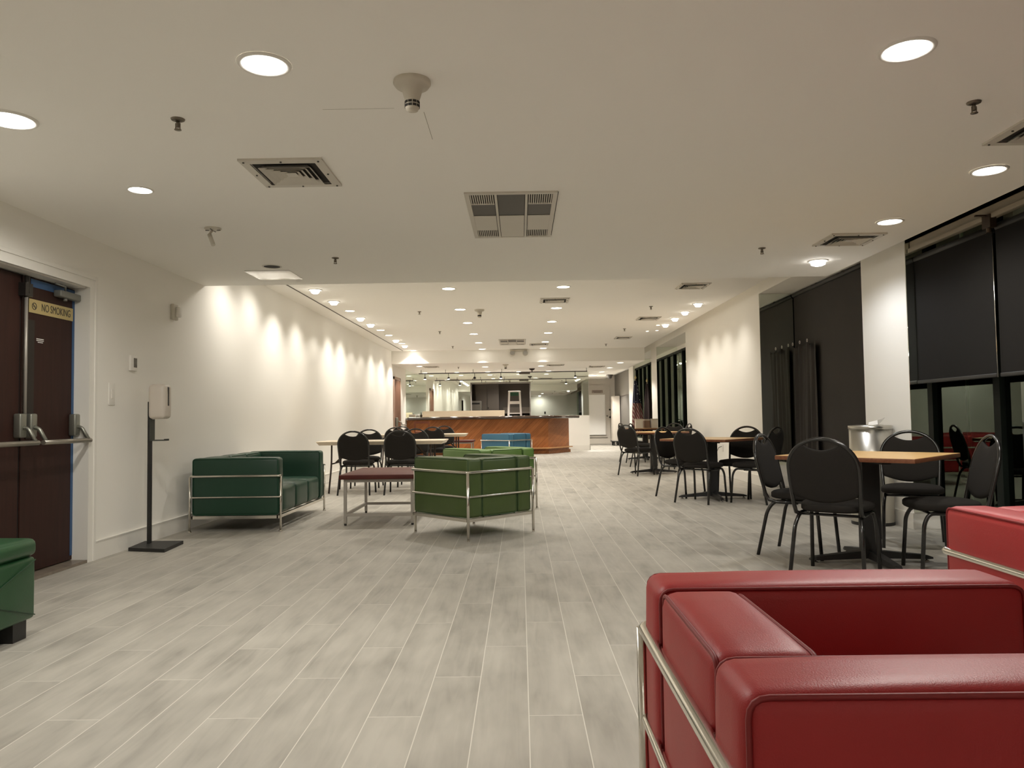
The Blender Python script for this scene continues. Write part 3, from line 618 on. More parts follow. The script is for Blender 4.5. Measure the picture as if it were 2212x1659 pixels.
# one weak unseen lamp added for extra glow in the kitchen
t = thing('kitchen_fill_lamp', 'unseen fill lamp added inside the dim kitchen behind the hatch', 'ceiling light', (-0.4, 25.4, H1))
MB().lathe([(0.001, -0.03), (0.05, -0.025), (0.07, -0.001)], n=20).build('lens', LIT_M, t); lamp(t, 16, WARM, -0.05, 150)

# track with heads over the bar
t = thing('track_light', 'thin dark lighting rail with hanging spot heads over the bar', 'track light', (0, 22.4, 2.376))
MB().box(-2.95, 1.97, -0.012, 0.012, -0.012, 0.012).build('rail', BLACK, t)
for x in (-2.88, -2.17, -1.36, -0.53, 1.95): MB().cyl((x, 0, 0), (x, 0, 0.103), 0.006, 8).build('hanger_rod', BLACK, t)
for x, on in ((-2.77, 1), (-2.08, 1), (-1.32, 0), (-0.55, 1), (1.62, 1)):
    hd = MB().cyl((x, 0, 0), (x, 0, -0.11), 0.008, 8).lathe([(0.001, 0), (0.025, -0.005), (0.045, -0.05), (0.042, -0.055)], (x, 0, -0.11), 18).build('spot_head', BLACK, t)
    MB().lathe([(0.001, 0.0), (0.03, 0.008), (0.040, 0.022), (0.03, 0.04)], (x, 0, -0.185), 18).build('bulb', LIT_M if on else BLACK, hd)
    if on:
        l_ = lamp(t, 14, WARM, 0, 120, 0.6); l_.location = (x, 0, -0.22)
MB().lathe([(0.085, 0.103), (0.08, 0.08), (0.05, 0.055), (0.012, 0.045), (0.012, 0.0), (0.03, -0.012), (0.001, -0.012)], (0.36, 0, 0), 20).build('power_canopy', mat('bronze_canopy', (0.035, 0.022, 0.015), 0.35, 0.6), t)
MB().box(-0.02, 0.30, -0.03, 0.03, -0.06, -0.012).build('transformer_box', mat('transformer', (0.12, 0.10, 0.08), 0.5), t)

# ------------------------------------------------------------------ things on the ceiling
def diffuser(x, y, z, sx, sy, label, group='square ceiling air diffusers'):
    t = thing('air_diffuser', label, 'ceiling vent', (x, y, z), 0, group)
    t.scale = (sx / 0.47, sy / 0.47, 1)
    return t
def frame_ring(mb, a, b, z0, z1, tilt=0.0):
    # square louvre ring from half size a (outer, z0) to half size b (inner, z1)
    P = []
    for h, z in ((a, z0), (b, z1)):
        P += [(-h, -h, z), (h, -h, z), (h, h, z), (-h, h, z)]
    for h, z in ((a, z0 + 0.002), (b, z1 + 0.002)):
        P += [(-h, -h, z), (h, -h, z), (h, h, z), (-h, h, z)]
    fs = []
    for k in range(4):
        j = (k + 1) % 4
        fs += [(k, j, 4 + j, 4 + k), (8 + j, 8 + k, 12 + k, 12 + j), (k, 8 + k, 8 + j, j), (4 + k, 4 + j, 12 + j, 12 + k)]
    mb.add(P, fs)
DIFP = None
def make_diffuser():
    a = MB(); frame_ring(a, 0.235, 0.185, -0.012, -0.014); a.box(-0.235, 0.235, -0.2349, -0.230, -0.0115, 0).box(-0.235, 0.235, 0.230, 0.2349, -0.0115, 0).box(-0.2348, -0.230, -0.229, 0.229, -0.0115, 0).box(0.230, 0.2348, -0.229, 0.229, -0.0115, 0)
    l = MB()
    for i, h in enumerate((0.150, 0.118, 0.086, 0.055)): frame_ring(l, h, h - 0.026, -0.026 + 0.003 * i, -0.004)
    l.box(-0.03, 0.03, -0.03, 0.03, -0.016, -0.013)
    k = MB().box(-0.185, 0.185, -0.185, 0.185, -0.002, -0.0005)
    s_ = MB()
    for x, y in ((-.21, -.21), (0, -.21), (.21, -.21), (-.21, 0), (.21, 0), (-.21, .21), (0, .21), (.21, .21)): s_.cyl((x, y, -0.018), (x, y, -0.013), 0.006, 8)
    return a, l, k, s_
DP = None
def add_diffuser(x, y, z, sx, sy, label):
    global DP
    t = diffuser(x, y, z, sx, sy, label)
    if DP is None:
        a, l, k, s_ = make_diffuser()
        DP = [a.build('frame', PVEN, t), l.build('louvres', PVEN, t), k.build('duct_opening', DARKH, t), s_.build('screws', GREYD, t)]
        frame_obj = DP[0]; DP[3].parent = DP[0]
    else:
        f = None
        for q in DP:
            c = q.copy(); COL.objects.link(c)
            c.parent = f if q is DP[3] else t
            if q is DP[0]: f = c
add_diffuser(-1.292, 4.355, H1, 0.46, 0.49, 'square louvred air diffuser left of the big return grille')
add_diffuser(2.72, 6.29, H1, 0.44, 0.42, 'louvred air diffuser beside the cool hanging downlight, right side')
add_diffuser(2.72, 3.86, H1, 0.46, 0.44, 'air diffuser cut off by the right edge of the photo')
add_diffuser(0.54, 11.5, H2, 0.44, 0.44, 'air diffuser behind the first right centre downlight')
add_diffuser(2.37, 10.4, H2, 0.40, 0.44, 'air diffuser in the high ceiling nearest the right wall and soffit')
add_diffuser(2.33, 13.8, H2, 0.40, 0.44, 'air diffuser beside the right wall spotlights')
add_diffuser(2.32, 17.15, H2, 0.36, 0.44, 'small dark air diffuser far right in the high ceiling')
add_diffuser(0.47, 18.4, H2, 0.46, 0.40, 'air diffuser right of the far return grille')
add_diffuser(0.98, 21.0, H1, 0.48, 0.40, 'air diffuser just beyond the beam, right of centre')
add_diffuser(2.20, 21.9, H1, 0.44, 0.40, 'air diffuser beyond the beam beside the corridor lights')
add_diffuser(-2.42, 21.0, H1, 0.40, 0.40, 'air diffuser beyond the beam near the left wall')
def grille(x0, x1, y0, y1, z, label):
    t = thing('return_grille', label, 'ceiling grille', ((x0 + x1) / 2, (y0 + y1) / 2, z)); W = (x1 - x0) / 2; D = (y1 - y0) / 2
    fr = MB().box(-W, W, -D, -D + 0.03, -0.012, 0).box(-W, W, D - 0.03, D, -0.012, 0).box(-W, -W + 0.03, -D + 0.03, D - 0.03, -0.012, 0).box(W - 0.03, W, -D + 0.03, D - 0.03, -0.012, 0)
    for x in (-W / 3 + 0.0, W / 3): fr.box(x - 0.008, x + 0.008, -D + 0.03, D - 0.03, -0.012, 0)
    fr.build('frame', PVEN, t)
    MB().box(-W + 0.02, W - 0.02, -D + 0.02, D - 0.02, -0.003, -0.001).build('duct_opening', DARKH, t)
    MB().box(W, W + 0.006, -D + 0.02, D - 0.02, -0.003, -0.0005).box(-W + 0.02, W - 0.02, D, D + 0.005, -0.003, -0.0005).build('gap_shadow_strip', DARKH, t)
    cw = 2 * W / 3
    for i in range(3):
        xa = -W + i * cw + 0.012; xb = xa + cw - 0.024
        if i == 0: xa += 0.018
        if i == 2: xb -= 0.018
        if i == 1:
            MB().box(xa, xb, -D + 0.03, -0.06, -0.006, -0.004).build('dark_filter', GREYD, t)
            MB().box(xa, xb, -0.05, D - 0.03, -0.010, -0.006).build('blank_panel', PVEN, t)
        else:
            MB().box(xa, xb, -D + 0.27, -0.06, -0.006, -0.004).build('dark_filter', GREYD, t)
            MB().box(xa, xb, -0.05, D - 0.24, -0.010, -0.006).build('blank_panel', PVEN, t)
            for ya, yb in ((-D + 0.04, -D + 0.245), (D - 0.235, D - 0.04)):
                lv = MB().box(xa, xb, yb, yb + 0.015, -0.011, -0.004)
                for k in range(11): xx = xa + (xb - xa) * (k + 0.25) / 11; lv.box(xx, xx + 0.0065, ya, yb, -0.010, -0.004)
                lv.build('louvres', PVEN, t)
grille(-0.337, 0.258, 4.80, 6.0, H1, 'big rectangular return air grille in the middle of the near ceiling')
grille(-0.462, 0.139, 17.14, 18.44, H2, 'far return air grille above the emergency light')
# smoke detectors
def smoke(x, y, z, label):
    t = thing('smoke_detector', label, 'smoke detector', (x, y, z), 0, 'smoke detectors')
    MB().lathe([(0.078, 0), (0.08, -0.012), (0.07, -0.026), (0.045, -0.03), (0.038, -0.06), (0.030, -0.085), (0.030, -0.115), (0.024, -0.128), (0.001, -0.13)], n=32).build('housing', mat('detector_cream', (0.60, 0.55, 0.46), 0.5), t)
    for zz in (-0.095, -0.110):
        for k in range(10):
            a = 2 * PI * k / 10 + 0.15
            MB().box(-0.0075, 0.0075, -0.0015, 0.0015, -0.005, 0.005, Matrix.Translation((0.0302 * math.cos(a), 0.0302 * math.sin(a), zz)) @ Matrix.Rotation(a + PI / 2, 4, 'Z')).build('slot', DARKH, t) if z < 2.5 and y < 5 else None
    if y > 5: MB().lathe([(0.031, -0.09), (0.031, -0.112)], n=20).build('slot', DARKH, t)
smoke(-0.438, 3.19, H1, 'cream cone-shaped smoke detector between the two brightest near downlights')
smoke(-0.639, 12.4, H2, 'smoke detector in the high ceiling right of the second left centre downlight')
smoke(-0.376, 20.5, H1, 'smoke detector just beyond the beam')
# sprinklers
spk = None
def sprinkler(x, y, z, label):
    global spk
    t = thing('sprinkler_head', label, 'sprinkler', (x, y, z), 0, 'ceiling sprinkler heads')
    if spk is None:
        spk = [MB().lathe([(0.032, 0), (0.03, -0.006), (0.012, -0.012), (0.012, -0.001)], n=20).build('escutcheon', mat('sprinkler_bronze', (0.20, 0.17, 0.13), 0.4, 0.7), t),
               MB().cyl((0, 0, -0.005), (0, 0, -0.04), 0.008, 10).box(-0.012, -0.008, -0.002, 0.002, -0.05, -0.02).box(0.008, 0.012, -0.002, 0.002, -0.05, -0.02).lathe([(0.001, -0.05), (0.016, -0.05), (0.016, -0.053), (0.001, -0.053)], n=14).build('nozzle', MATS['sprinkler_bronze'], t)]
    else:
        for q in spk: c = q.copy(); COL.objects.link(c); c.parent = t
for x, y, z, lb in ((-1.595, 3.55, H1, 'sprinkler head left of the nearest lit downlight'), (2.12, 3.52, H1, 'sprinkler head below the top right downlight'), (-1.61, 6.7, H1, 'sprinkler head above the white ceiling patch'),
                    (2.10, 6.58, H1, 'sprinkler head left of the right side vent and cool lamp'), (-1.628, 12.51, H2, 'first sprinkler head in the left half of the high ceiling'), (-1.60, 15.42, H2, 'second sprinkler head in the left half of the high ceiling'),
                    (-1.62, 18.64, H2, 'third sprinkler head in the left half, near the beam'), (2.128, 12.33, H2, 'first sprinkler head in the right half of the high ceiling'), (2.12, 15.42, H2, 'second sprinkler head in the right half of the high ceiling'),
                    (2.106, 18.63, H2, 'third sprinkler head in the right half, near the beam'), (-1.7, 21.3, H1, 'sprinkler head beyond the beam on the left'), (1.98, 21.6, H1, 'sprinkler head beyond the beam on the right')):
    sprinkler(x, y, z, lb)
# dead lamp holder hanging by the wall, patch and hole
t = thing('lamp_holder', 'empty bent lamp holder dangling from an oval canopy near the left wall', 'lamp holder', (-2.251, 5.598, H1))
MB().lathe([(0.06, 0), (0.06, -0.008), (0.05, -0.014), (0.001, -0.016)], n=28).build('canopy', IVORY, t)
MB().box(-0.055, -0.03, -0.004, 0.004, -0.018, -0.014).box(-0.002, 0.002, -0.05, 0.05, -0.018, -0.014).box(0.03, 0.055, -0.004, 0.004, -0.018, -0.014).build('slots', GREYD, t)
MB().tube([(0, 0, -0.015), (-0.022, -0.01, -0.045), (-0.015, -0.015, -0.055)], 0.008, 8).build('arm', IVORY, t)
MB().cyl((-0.02, -0.015, -0.05), (0.02, -0.04, -0.135), 0.015, 16).build('socket', IVORY, t)
t = tag(MB().rbox(-2.60, -2.17, 7.21, 7.66, H1 - 0.008, H1 - 0.0005, 0.003).build('access_panel', mat('fresh_white', (0.93, 0.92, 0.90), 0.22, spec=1.0, coat=1.0)), 'bright white square access panel at the left end of the near ceiling', 'panel')
t = thing('empty_light_hole', 'dark round hole of a missing downlight beside the white access panel', 'hole', (-2.277, 7.03, H1))
MB().lathe([(0.001, -0.0015), (0.075, -0.0015)], n=28).build('opening', DARKH, t); MB().lathe([(0.075, -0.001), (0.075, -0.004), (0.088, -0.004), (0.09, -0.001)], n=28).build('rim', IVORY, t)
t = tag(MB().box(-3.003, -2.987, Y1 + 0.02, Y2 - 0.1, H2 - 0.006, H2 - 0.0005).build('ceiling_track', mat('slot_dark', (0.10, 0.085, 0.065), 0.7)), 'long thin dark track in the high ceiling along the left wall', 'track')
t = thing('ceiling_seam', 'faint cracked outline of a plaster patch behind the cone smoke detector', 'crack', (-0.7, 3.47, H1))
MB().box(-0.19, 0.14, -0.0007, 0.0007, -0.0005, 0).box(0.20, 0.24, -0.001, 0.001, -0.001, 0).box(0.27, 0.272, 0.05, 0.40, -0.0008, 0).build('crack_line', mat('crack', (0.28, 0.25, 0.2), 0.9), t)
# emergency light on the beam
t = thing('emergency_light', 'white twin-head emergency light at the top of the far beam', 'emergency light', (0.0, Y2, 2.72))
MB().rbox(-0.24, 0.2, -0.05, 0, 0.03, 0.085, 0.01).build('housing', IVORY, t)
for x in (-0.18, 0.15):
    hd = MB().lathe([(0.001, 0), (0.05, 0.0), (0.068, 0.03), (0.068, 0.075), (0.06, 0.08)], n=24, M=Matrix.Translation((x, -0.03, -0.02)) @ Matrix.Rotation(math.radians(82), 4, 'X')).build('lamp_head', IVORY, t)
    MB().lathe([(0.001, 0.076), (0.062, 0.072)], n=24, M=Matrix.Translation((x, -0.03, -0.02)) @ Matrix.Rotation(math.radians(82), 4, 'X')).build('lens', mat('grey_lens', (0.45, 0.44, 0.42), 0.15), hd)
# ceiling camera at the far right
t = thing('security_camera', 'small dark ceiling camera at the far end of the corridor', 'camera', (3.08, 26.3, H1))
MB().lathe([(0.11, 0), (0.11, -0.04), (0.08, -0.06), (0.075, -0.10), (0.045, -0.14), (0.001, -0.15)], n=24).build('housing', mat('camera_dark', (0.09, 0.08, 0.07), 0.3), t)

# ------------------------------------------------------------------ things on the left wall
t = thing('wall_thermostat', 'white thermostat with a grey display on the left wall', 'thermostat', (XL, 6.49, 1.558))
MB().rbox(0, 0.022, -0.055, 0.055, -0.065, 0.065, 0.006, 0, None, 2, 2).build('housing', WHITEP, t); MB().box(0.022, 0.0235, -0.008, 0.045, -0.035, 0.045).build('display', mat('lcd', (0.10, 0.09, 0.07), 0.3), t)
t = thing('light_switch', 'pale blank switch plate right of the left doorway', 'switch', (XL, 6.165, 1.287))
MB().rbox(0, 0.008, -0.045, 0.045, -0.09, 0.09, 0.003, 0, None, 2, 2).build('plate', TRIMW, t); MB().box(0.008, 0.013, -0.012, 0.02, -0.035, 0.035).build('rocker', TRIMW, t)
t = thing('fire_alarm_strobe', 'small white alarm strobe high on the left wall', 'alarm', (XL, 7.255, 2.10))
MB().rbox(0, 0.035, -0.05, 0.05, -0.075, 0.075, 0.008, 0, None, 2, 2).build('housing', IVORY, t); MB().rbox(0.035, 0.075, -0.02, 0.035, -0.05, 0.05, 0.012, 0, None, 2, 2).build('lens', WHITEP, t)
t = thing('wall_plate', 'small dark plate on the wall behind the viewpoint, seen in the bar mirror', 'switch', (1.9, YB, 1.35))
MB().rbox(-0.05, 0.05, 0.0, 0.012, -0.08, 0.08, 0.003, 0, None, 2, 2).build('plate', BLACK, t)
# sanitiser stand
t = thing('sanitiser_stand', 'white hand sanitiser dispenser on a black pole stand by the left wall', 'dispenser stand', (-3.08, 6.48, 0))
MB().prism([(-0.155, -0.15), (0.185, -0.24), (0.15, 0.19), (-0.19, 0.20)], 0.0, 0.028).build('base_plate', BLACK, t)
MB().box(-0.105, -0.075, 0.06, 0.085, 0.028, 1.23).build('pole', BLACK, t)
MB().box(-0.075, -0.068, 0.03, 0.115, 0.90, 1.08).box(-0.075, 0.055, 0.03, 0.115, 0.895, 0.905).box(0.05, 0.055, 0.03, 0.115, 0.905, 0.912).build('drip_tray', mat('tray_grey', (0.05, 0.055, 0.045), 0.5), t)
MB().rbox(-0.075, 0.065, 0.00, 0.145, 1.085, 1.375, 0.028, 0.003).build('dispenser_body', mat('dispenser_white', (0.62, 0.56, 0.49), 0.4), t)
MB().rbox(0.055, 0.0685, 0.055, 0.09, 1.19, 1.355, 0.006).build('level_window', BLACK, t)

# ------------------------------------------------------------------ club armchairs and sofas with chrome cages
def rr_loop(x, y0, y1, z0, z1, r):
    return fillet([(x, y0, z0), (x, y1, z0), (x, y1, z1), (x, y0, z1)], r, 4, True)
def cushion(parent, name, x0, x1, y0, y1, z0, z1, m_, r=0.03, bulge=0.008, pipe=None, pm=None, inset=0.006):
    o = MB().rbox(x0, x1, y0, y1, z0, z1, r, bulge).build(name, m_, parent)
    if pipe:
        p = MB()
        for ax, s in pipe:
            q = inset
            if ax == 'x':
                xx = x0 + q if s < 0 else x1 - q; p.tube(rr_loop(xx, y0 + q, y1 - q, z0 + q, z1 - q, r), 0.0042, 6, True)
            else:
                yy = y0 + q if s < 0 else y1 - q
                p.tube([(b, a, c) for a, b, c in rr_loop(yy, x0 + q, x1 - q, z0 + q, z1 - q, r)], 0.0042, 6, True)
        p.build('piping', pm or m_, o)
    return o
def club(name, label, cat, loc, rz, m_, pm, W=0.78, D=0.76, n=1, H=0.70, at=0.165, z0=0.19, zr=0.59, zm=0.38, seat=0.44, tr=0.013, group=None, discs=False, cm=CHROME, rin=0.0, e=0.014):
    t = thing(name, label, cat, loc, rz, group); w2, d2 = W / 2, D / 2
    for s in (-1, 1):
        cushion(t, 'arm_cushion', min(s * w2, s * (w2 - at)), max(s * w2, s * (w2 - at)), -d2, d2, z0, H, m_, 0.028, 0.006, [('x', 1), ('x', -1)], pm)
    iw = (W - 2 * at) / n
    for k in range(n):
        a = -w2 + at + iw * k + 0.003; b = a + iw - 0.006
        cushion(t, 'back_cushion', a, b, -d2 + 0.004, -d2 + at, z0, H - 0.004, m_, 0.028, 0.006, [('y', 1), ('y', -1)], pm)
        cushion(t, 'seat_cushion', a, b, -d2 + at + 0.004, d2 - 0.012, z0, seat, m_, 0.035, 0.010, [('x', 1), ('x', -1)] if n == 1 else None, pm)
    for zz, rr, nm in ((zr, tr, 'upper_rail'), (zm, tr * 0.72, 'lower_rail')):
        MB().tube(fillet([(-w2 + 0.022, d2 + e, zz), (-w2 - e, d2 + e, zz), (-w2 - e, -d2 - e, zz), (w2 + e, -d2 - e, zz), (w2 + e, d2 + e, zz), (w2 - 0.022, d2 + e, zz)], 0.035, 6), rr, 12).build(nm, cm, t)
    for sx in (-1, 1):
        for sy in (-1, 1):
            lx = sx * (w2 - 0.022) if sy > 0 else sx * (w2 + e - rin)
            L_ = MB().cyl((lx, sy * (d2 + e), 0.004), (lx, sy * (d2 + e), zr - 0.003), tr, 14)
            L_.lathe([(0.001, 0), (tr * (1.7 if discs else 1.05), 0), (tr * (1.7 if discs else 1.05), 0.006), (tr, 0.012)], (lx, sy * (d2 + e), 0), 16)
            L_.build('leg', cm, t)
    b = MB(); q = 0.013
    for (x0, x1, y0, y1) in ((-w2 - q, w2 + q, -d2 - q, -d2 + q), (-w2 - q, w2 + q, d2 - q, d2 + q), (-w2 - q, -w2 + q, -d2, d2), (w2 - q, w2 + q, -d2, d2)): b.box(x0, x1, y0, y1, z0 - 0.03, z0 - 0.002)
    for i in range(1, 4): x = -w2 + W * i / 4; b.box(x - 0.01, x + 0.01, -d2, d2, z0 - 0.025, z0 - 0.002)
    b.build('base_frame', cm, t)
    return t
GP = mat('olive_piping', (0.030, 0.07, 0.018), 0.5); LP = mat('leaf_piping', (0.05, 0.12, 0.02), 0.5); DP_ = mat('dark_green_piping', (0.004, 0.05, 0.022), 0.5); BP = mat('blue_piping', (0.015, 0.08, 0.16), 0.5)
def corner_place(N, L, R):      # centre and heading of a chair given back corner N, and that it faces from N toward L
    c = ((L[0] + R[0]) / 2, (L[1] + R[1]) / 2); return c
# red armchair, front right
club('armchair', 'red leather club armchair in the bottom right corner, chrome tube frame', 'armchair', (0.65, 1.365, 0), heading(1, 0), RED, REDP, W=0.77, D=0.75, at=0.165, zr=0.578, zm=0.38, tr=0.0135, e=0.007)
# red sofa beyond it
club('sofa', 'red leather sofa cut off by the right edge, behind the red armchair', 'sofa', (2.445, 2.50, 0), heading(0, -1), RED, REDP, W=1.74, D=0.80, n=3, at=0.165, zr=0.537, zm=0.36, tr=0.0135, rin=0.24, e=0.008)
# green armchairs
a1 = math.atan2(0.55, -0.58)
club('armchair', 'olive green armchair with chrome frame standing nearest the camera', 'armchair', (-0.455, 7.16, 0), heading(-0.70, 0.715), MGRN, GP, W=0.76, D=0.77, zr=0.585, zm=0.375)
club('armchair', 'bright leaf green armchair half hidden behind the olive green one', 'armchair', (-0.385, 9.02, 0), heading(-0.62, 0.785), LGRN, LP, W=0.77, D=0.77, zr=0.585, zm=0.375)
club('armchair', 'blue armchair with pale frame in front of the wooden bar', 'armchair', (-0.32, 17.12, 0), heading(-0.79, 0.61), BLUE, BP, W=0.78, D=0.78, zr=0.56, zm=0.36)
# dark green sofa
club('sofa', 'dark green leather three-seat sofa against the left wall', 'sofa', (-2.735, 8.19, 0), heading(1, 0), DGRN, DP_, W=1.68, D=0.83, n=3, H=0.70, at=0.15, z0=0.155, zr=0.53, zm=0.33, seat=0.41, tr=0.011, discs=True)
# ottoman
t = thing('ottoman', 'green vinyl cube ottoman with stitched seams at the left edge', 'ottoman', (-2.83, 3.43, 0))
MB().rbox(-0.40, 0.40, -0.42, 0.42, 0.09, 0.395, 0.02, 0.008).build('base_block', OGRN, t)
MB().rbox(-0.405, 0.405, -0.425, 0.425, 0.397, 0.485, 0.03, 0.012).build('top_cushion', OGRN, t)
for sx in (-0.30, 0.33):
    for sy in (-0.33, 0.33): MB().prism([(-0.05, -0.05), (0.05, -0.05), (0.05, 0.05), (-0.05, 0.05)], 0.0, 0.09, Matrix.Translation((sx, sy, 0))).build('foot', BLACK, t)
sm_ = MB()
for s_ in (-1, 1): sm_.tube([(0.409, s_ * 0.0 - 0.40 * s_, 0.11), (0.412, 0.0, 0.245), (0.409, 0.40 * s_, 0.38)], 0.003, 5)
sm_.build('seam', mat('dark_seam', (0.003, 0.04, 0.01), 0.5), t)

# ------------------------------------------------------------------ low mahogany tables
def low_table(x0, x1, y0, y1, label, h=0.505):
    t = thing('coffee_table', label, 'coffee table', ((x0 + x1) / 2, (y0 + y1) / 2, 0)); W, D = (x1 - x0) / 2, (y1 - y0) / 2
    MB().rbox(-W, W, -D, D, h - 0.045, h, 0.006, 0, None, 2, 2).build('table_top', CHERRY, t)
    lw, ld = W - 0.05, D - 0.07
    for sx in (-1, 1):
        for sy in (-1, 1): 
            lg = MB().box(sx * lw - 0.014, sx * lw + 0.014, sy * ld - 0.014, sy * ld + 0.014, 0.02, h - 0.046).build('leg', GREY, t)
            MB().cyl((sx * lw, sy * ld, 0), (sx * lw, sy * ld, 0.02), 0.013, 12).build('foot_cap', BLACK, lg)
    b = MB()
    for z0 in (0.09, h - 0.078):
        for s_ in (-1, 1): b.box(-lw, lw, s_ * ld - 0.012, s_ * ld + 0.012, z0, z0 + 0.028).box(s_ * lw - 0.012, s_ * lw + 0.012, -ld, ld, z0, z0 + 0.028)
    b.build('frame', GREY, t); return t
low_table(-1.81, -1.04, 7.63, 8.80, 'mahogany topped coffee table between green sofa and olive armchair')
low_table(-1.95, -1.17, 19.0, 19.9, 'small red-brown low table in front of the bar')

# ------------------------------------------------------------------ folding tables
def folding(x0, x1, y0, y1, label, h=0.745):
    t = thing('folding_table', label, 'table', ((x0 + x1) / 2, (y0 + y1) / 2, 0), 0, 'cream folding tables'); W, D = (x1 - x0) / 2, (y1 - y0) / 2
    MB().rbox(-W, W, -D, D, h - 0.014, h, 0.006, 0, None, 2, 2).build('table_top', LAMW, t)
    e = 0.035
    P = [(-W + .005, -D + .005), (W - .005, -D + .005), (W - .005, D - .005), (-W + .005, D - .005)]; Q = [(-W + e, -D + e), (W - e, -D + e), (W - e, D - e), (-W + e, D - e)]
    vs = [(a, b, h - 0.014) for a, b in P] + [(a, b, h - 0.055) for a, b in Q]
    MB().add(vs, [(0, 1, 2, 3), (7, 6, 5, 4), (0, 4, 5, 1), (1, 5, 6, 2), (2, 6, 7, 3), (3, 7, 4, 0)]).build('apron', LAMW, t)
    LB = mat('folding_leg_brown', (0.045, 0.030, 0.024), 0.4, 0.3)
    for sx in (-1, 1):
        x = sx * (W - 0.20)
        for sy in (-1, 1): MB().tube(fillet([(x, sy * (D - 0.11), h - 0.05), (x, sy * (D - 0.09), 0.40), (x - sx * -0.03, sy * (D - 0.05), 0.0)], 0.1), 0.013, 10).build('leg', LB, t)
        MB().cyl((x, -(D - 0.1), 0.42), (x, (D - 0.1), 0.42), 0.010, 8).tube([(x, 0.06, 0.42), (x - sx * 0.28, 0.05, h - 0.05)], 0.010, 8).tube([(x, -0.06, 0.42), (x - sx * 0.28, -0.05, h - 0.05)], 0.010, 8).build('brace', LB, t)
    return t
folding(-2.93, -1.10, 10.99, 11.75, 'nearer cream folding table behind the two charcoal chairs by the left wall')
folding(-2.95, -1.09, 15.3, 16.06, 'farther cream folding table near the bar')

# ------------------------------------------------------------------ stacking chairs
def back_curve(z):          # y of the back at height z (leaning)
    return -0.175 - 0.105 * max(0.0, (z - 0.46)) / 0.44
def make_chair():
    t = thing('stacking_chair', 'x', 'chair')
    seat = []
    for i in range(36):
        a = 2 * PI * i / 36; ca, sa = math.cos(a), math.sin(a)
        x = 0.215 * math.copysign(abs(ca) ** 0.62, ca); y = 0.215 * math.copysign(abs(sa) ** 0.62, sa)
        x *= (1 + 0.10 * y / 0.215) if y > 0 else (1 + 0.16 * y / 0.215)
        seat.append((x, y + 0.035))
    MB().pad(seat, 0.062, dome=0.35, M=Matrix.Translation((0, 0, 0.447))).build('seat', FABRIC, t)
    # arch tube with the sides running down and under the seat
    arch = []
    for i in range(25):
        a = PI * i / 24; arch.append((0.214 * math.cos(a), 0.70 + 0.19 * math.sin(a)))
    pts = [(0.19, 0.06, 0.398), (0.195, -0.09, 0.398), (0.20, -0.15, 0.412), (0.203, -0.175, 0.46), (0.208, back_curve(0.55), 0.55), (0.213, back_curve(0.63), 0.63)]
    pts += [(x, back_curve(z), z) for x, z in arch]
    pts += [(-x, y, z) for x, y, z in reversed([(0.19, 0.06, 0.398), (0.195, -0.09, 0.398), (0.20, -0.15, 0.412), (0.203, -0.175, 0.46), (0.208, back_curve(0.55), 0.55), (0.213, back_curve(0.63), 0.63)])]
    MB().tube(pts, 0.013, 10).build('back_frame', GLOSSB, t)
    # upholstered oval pad with the hand hole above it
    out = []
    def inner(a): return (0.205 * math.cos(a), 0.70 + 0.181 * math.sin(a))
    for i in range(15): out.append(inner(PI * (i / 14) * 0.315))                     # right side up to the hole
    xr, zr = out[-1]
    for i in range(1, 12):
        u = i / 12; x = xr * (1 - 2 * u); out.append((x, zr - 0.034 * (1 - (2 * u - 1) ** 2)))
    for i in range(15): out.append(inner(PI * (1 - 0.315 * (1 - i / 14))))
    out.append((-0.207, 0.62)); out.append((-0.203, 0.56)); out.append((-0.192, 0.527))
    for i in range(1, 14):
        u = i / 14; out.append((-0.192 + 0.384 * u, 0.527 - 0.042 * math.sin(PI * u)))
    out.append((0.192, 0.527)); out.append((0.203, 0.56)); out.append((0.207, 0.62))
    ang = math.atan2(0.105, 0.44)
    # pad local: x, y(up), z(thickness, + toward the back); map up -> leaning direction
    up = Vector((0, -math.sin(ang), math.cos(ang))); nb = Vector((0, math.cos(ang), math.sin(ang)))
    M = Matrix(((1, up.x, nb.x, 0), (0, up.y, nb.y, back_curve(0.46) + math.tan(ang) * 0.46), (0, up.z, nb.z, 0), (0, 0, 0, 1)))
    poly = [(x, z / math.cos(ang)) for x, z in out]
    MB().pad(poly, 0.036, c=(0, 0.66 / math.cos(ang)), dome=0.15, M=M).build('backrest', FABRIC, t)
    for s in (-1, 1):
        MB().tube(fillet([(s * 0.185, 0.02, 0.403), (s * 0.188, -0.115, 0.403), (s * 0.205, -0.165, 0.33), (s * 0.225, -0.235, 0.0)], 0.05, 5), 0.013, 10).build('leg', GLOSSB, t)
        MB().tube(fillet([(s * 0.185, -0.02, 0.405), (s * 0.195, 0.165, 0.405), (s * 0.205, 0.20, 0.34), (s * 0.215, 0.225, 0.0)], 0.05, 5), 0.013, 10).build('leg', GLOSSB, t)
    MB().cyl((-0.19, -0.10, 0.398), (0.19, -0.10, 0.398), 0.009, 8).cyl((-0.19, 0.15, 0.402), (0.19, 0.15, 0.402), 0.009, 8).build('seat_frame', GLOSSB, t)
    return t
first = make_chair(); used = False
def chair(rx, ry, hx, hy, label, group):
    """rx, ry: middle of the rear feet; hx, hy: facing"""
    global used
    L_ = math.hypot(hx, hy); hx /= L_; hy /= L_
    loc = (rx + 0.235 * hx, ry + 0.235 * hy, 0); rz = heading(hx, hy)
    if not used:
        used = True; first.location = loc; first.rotation_euler = (0, 0, rz); tag(first, label, 'chair', group); return first
    return dup(first, loc, rz, label, 'chair', group)
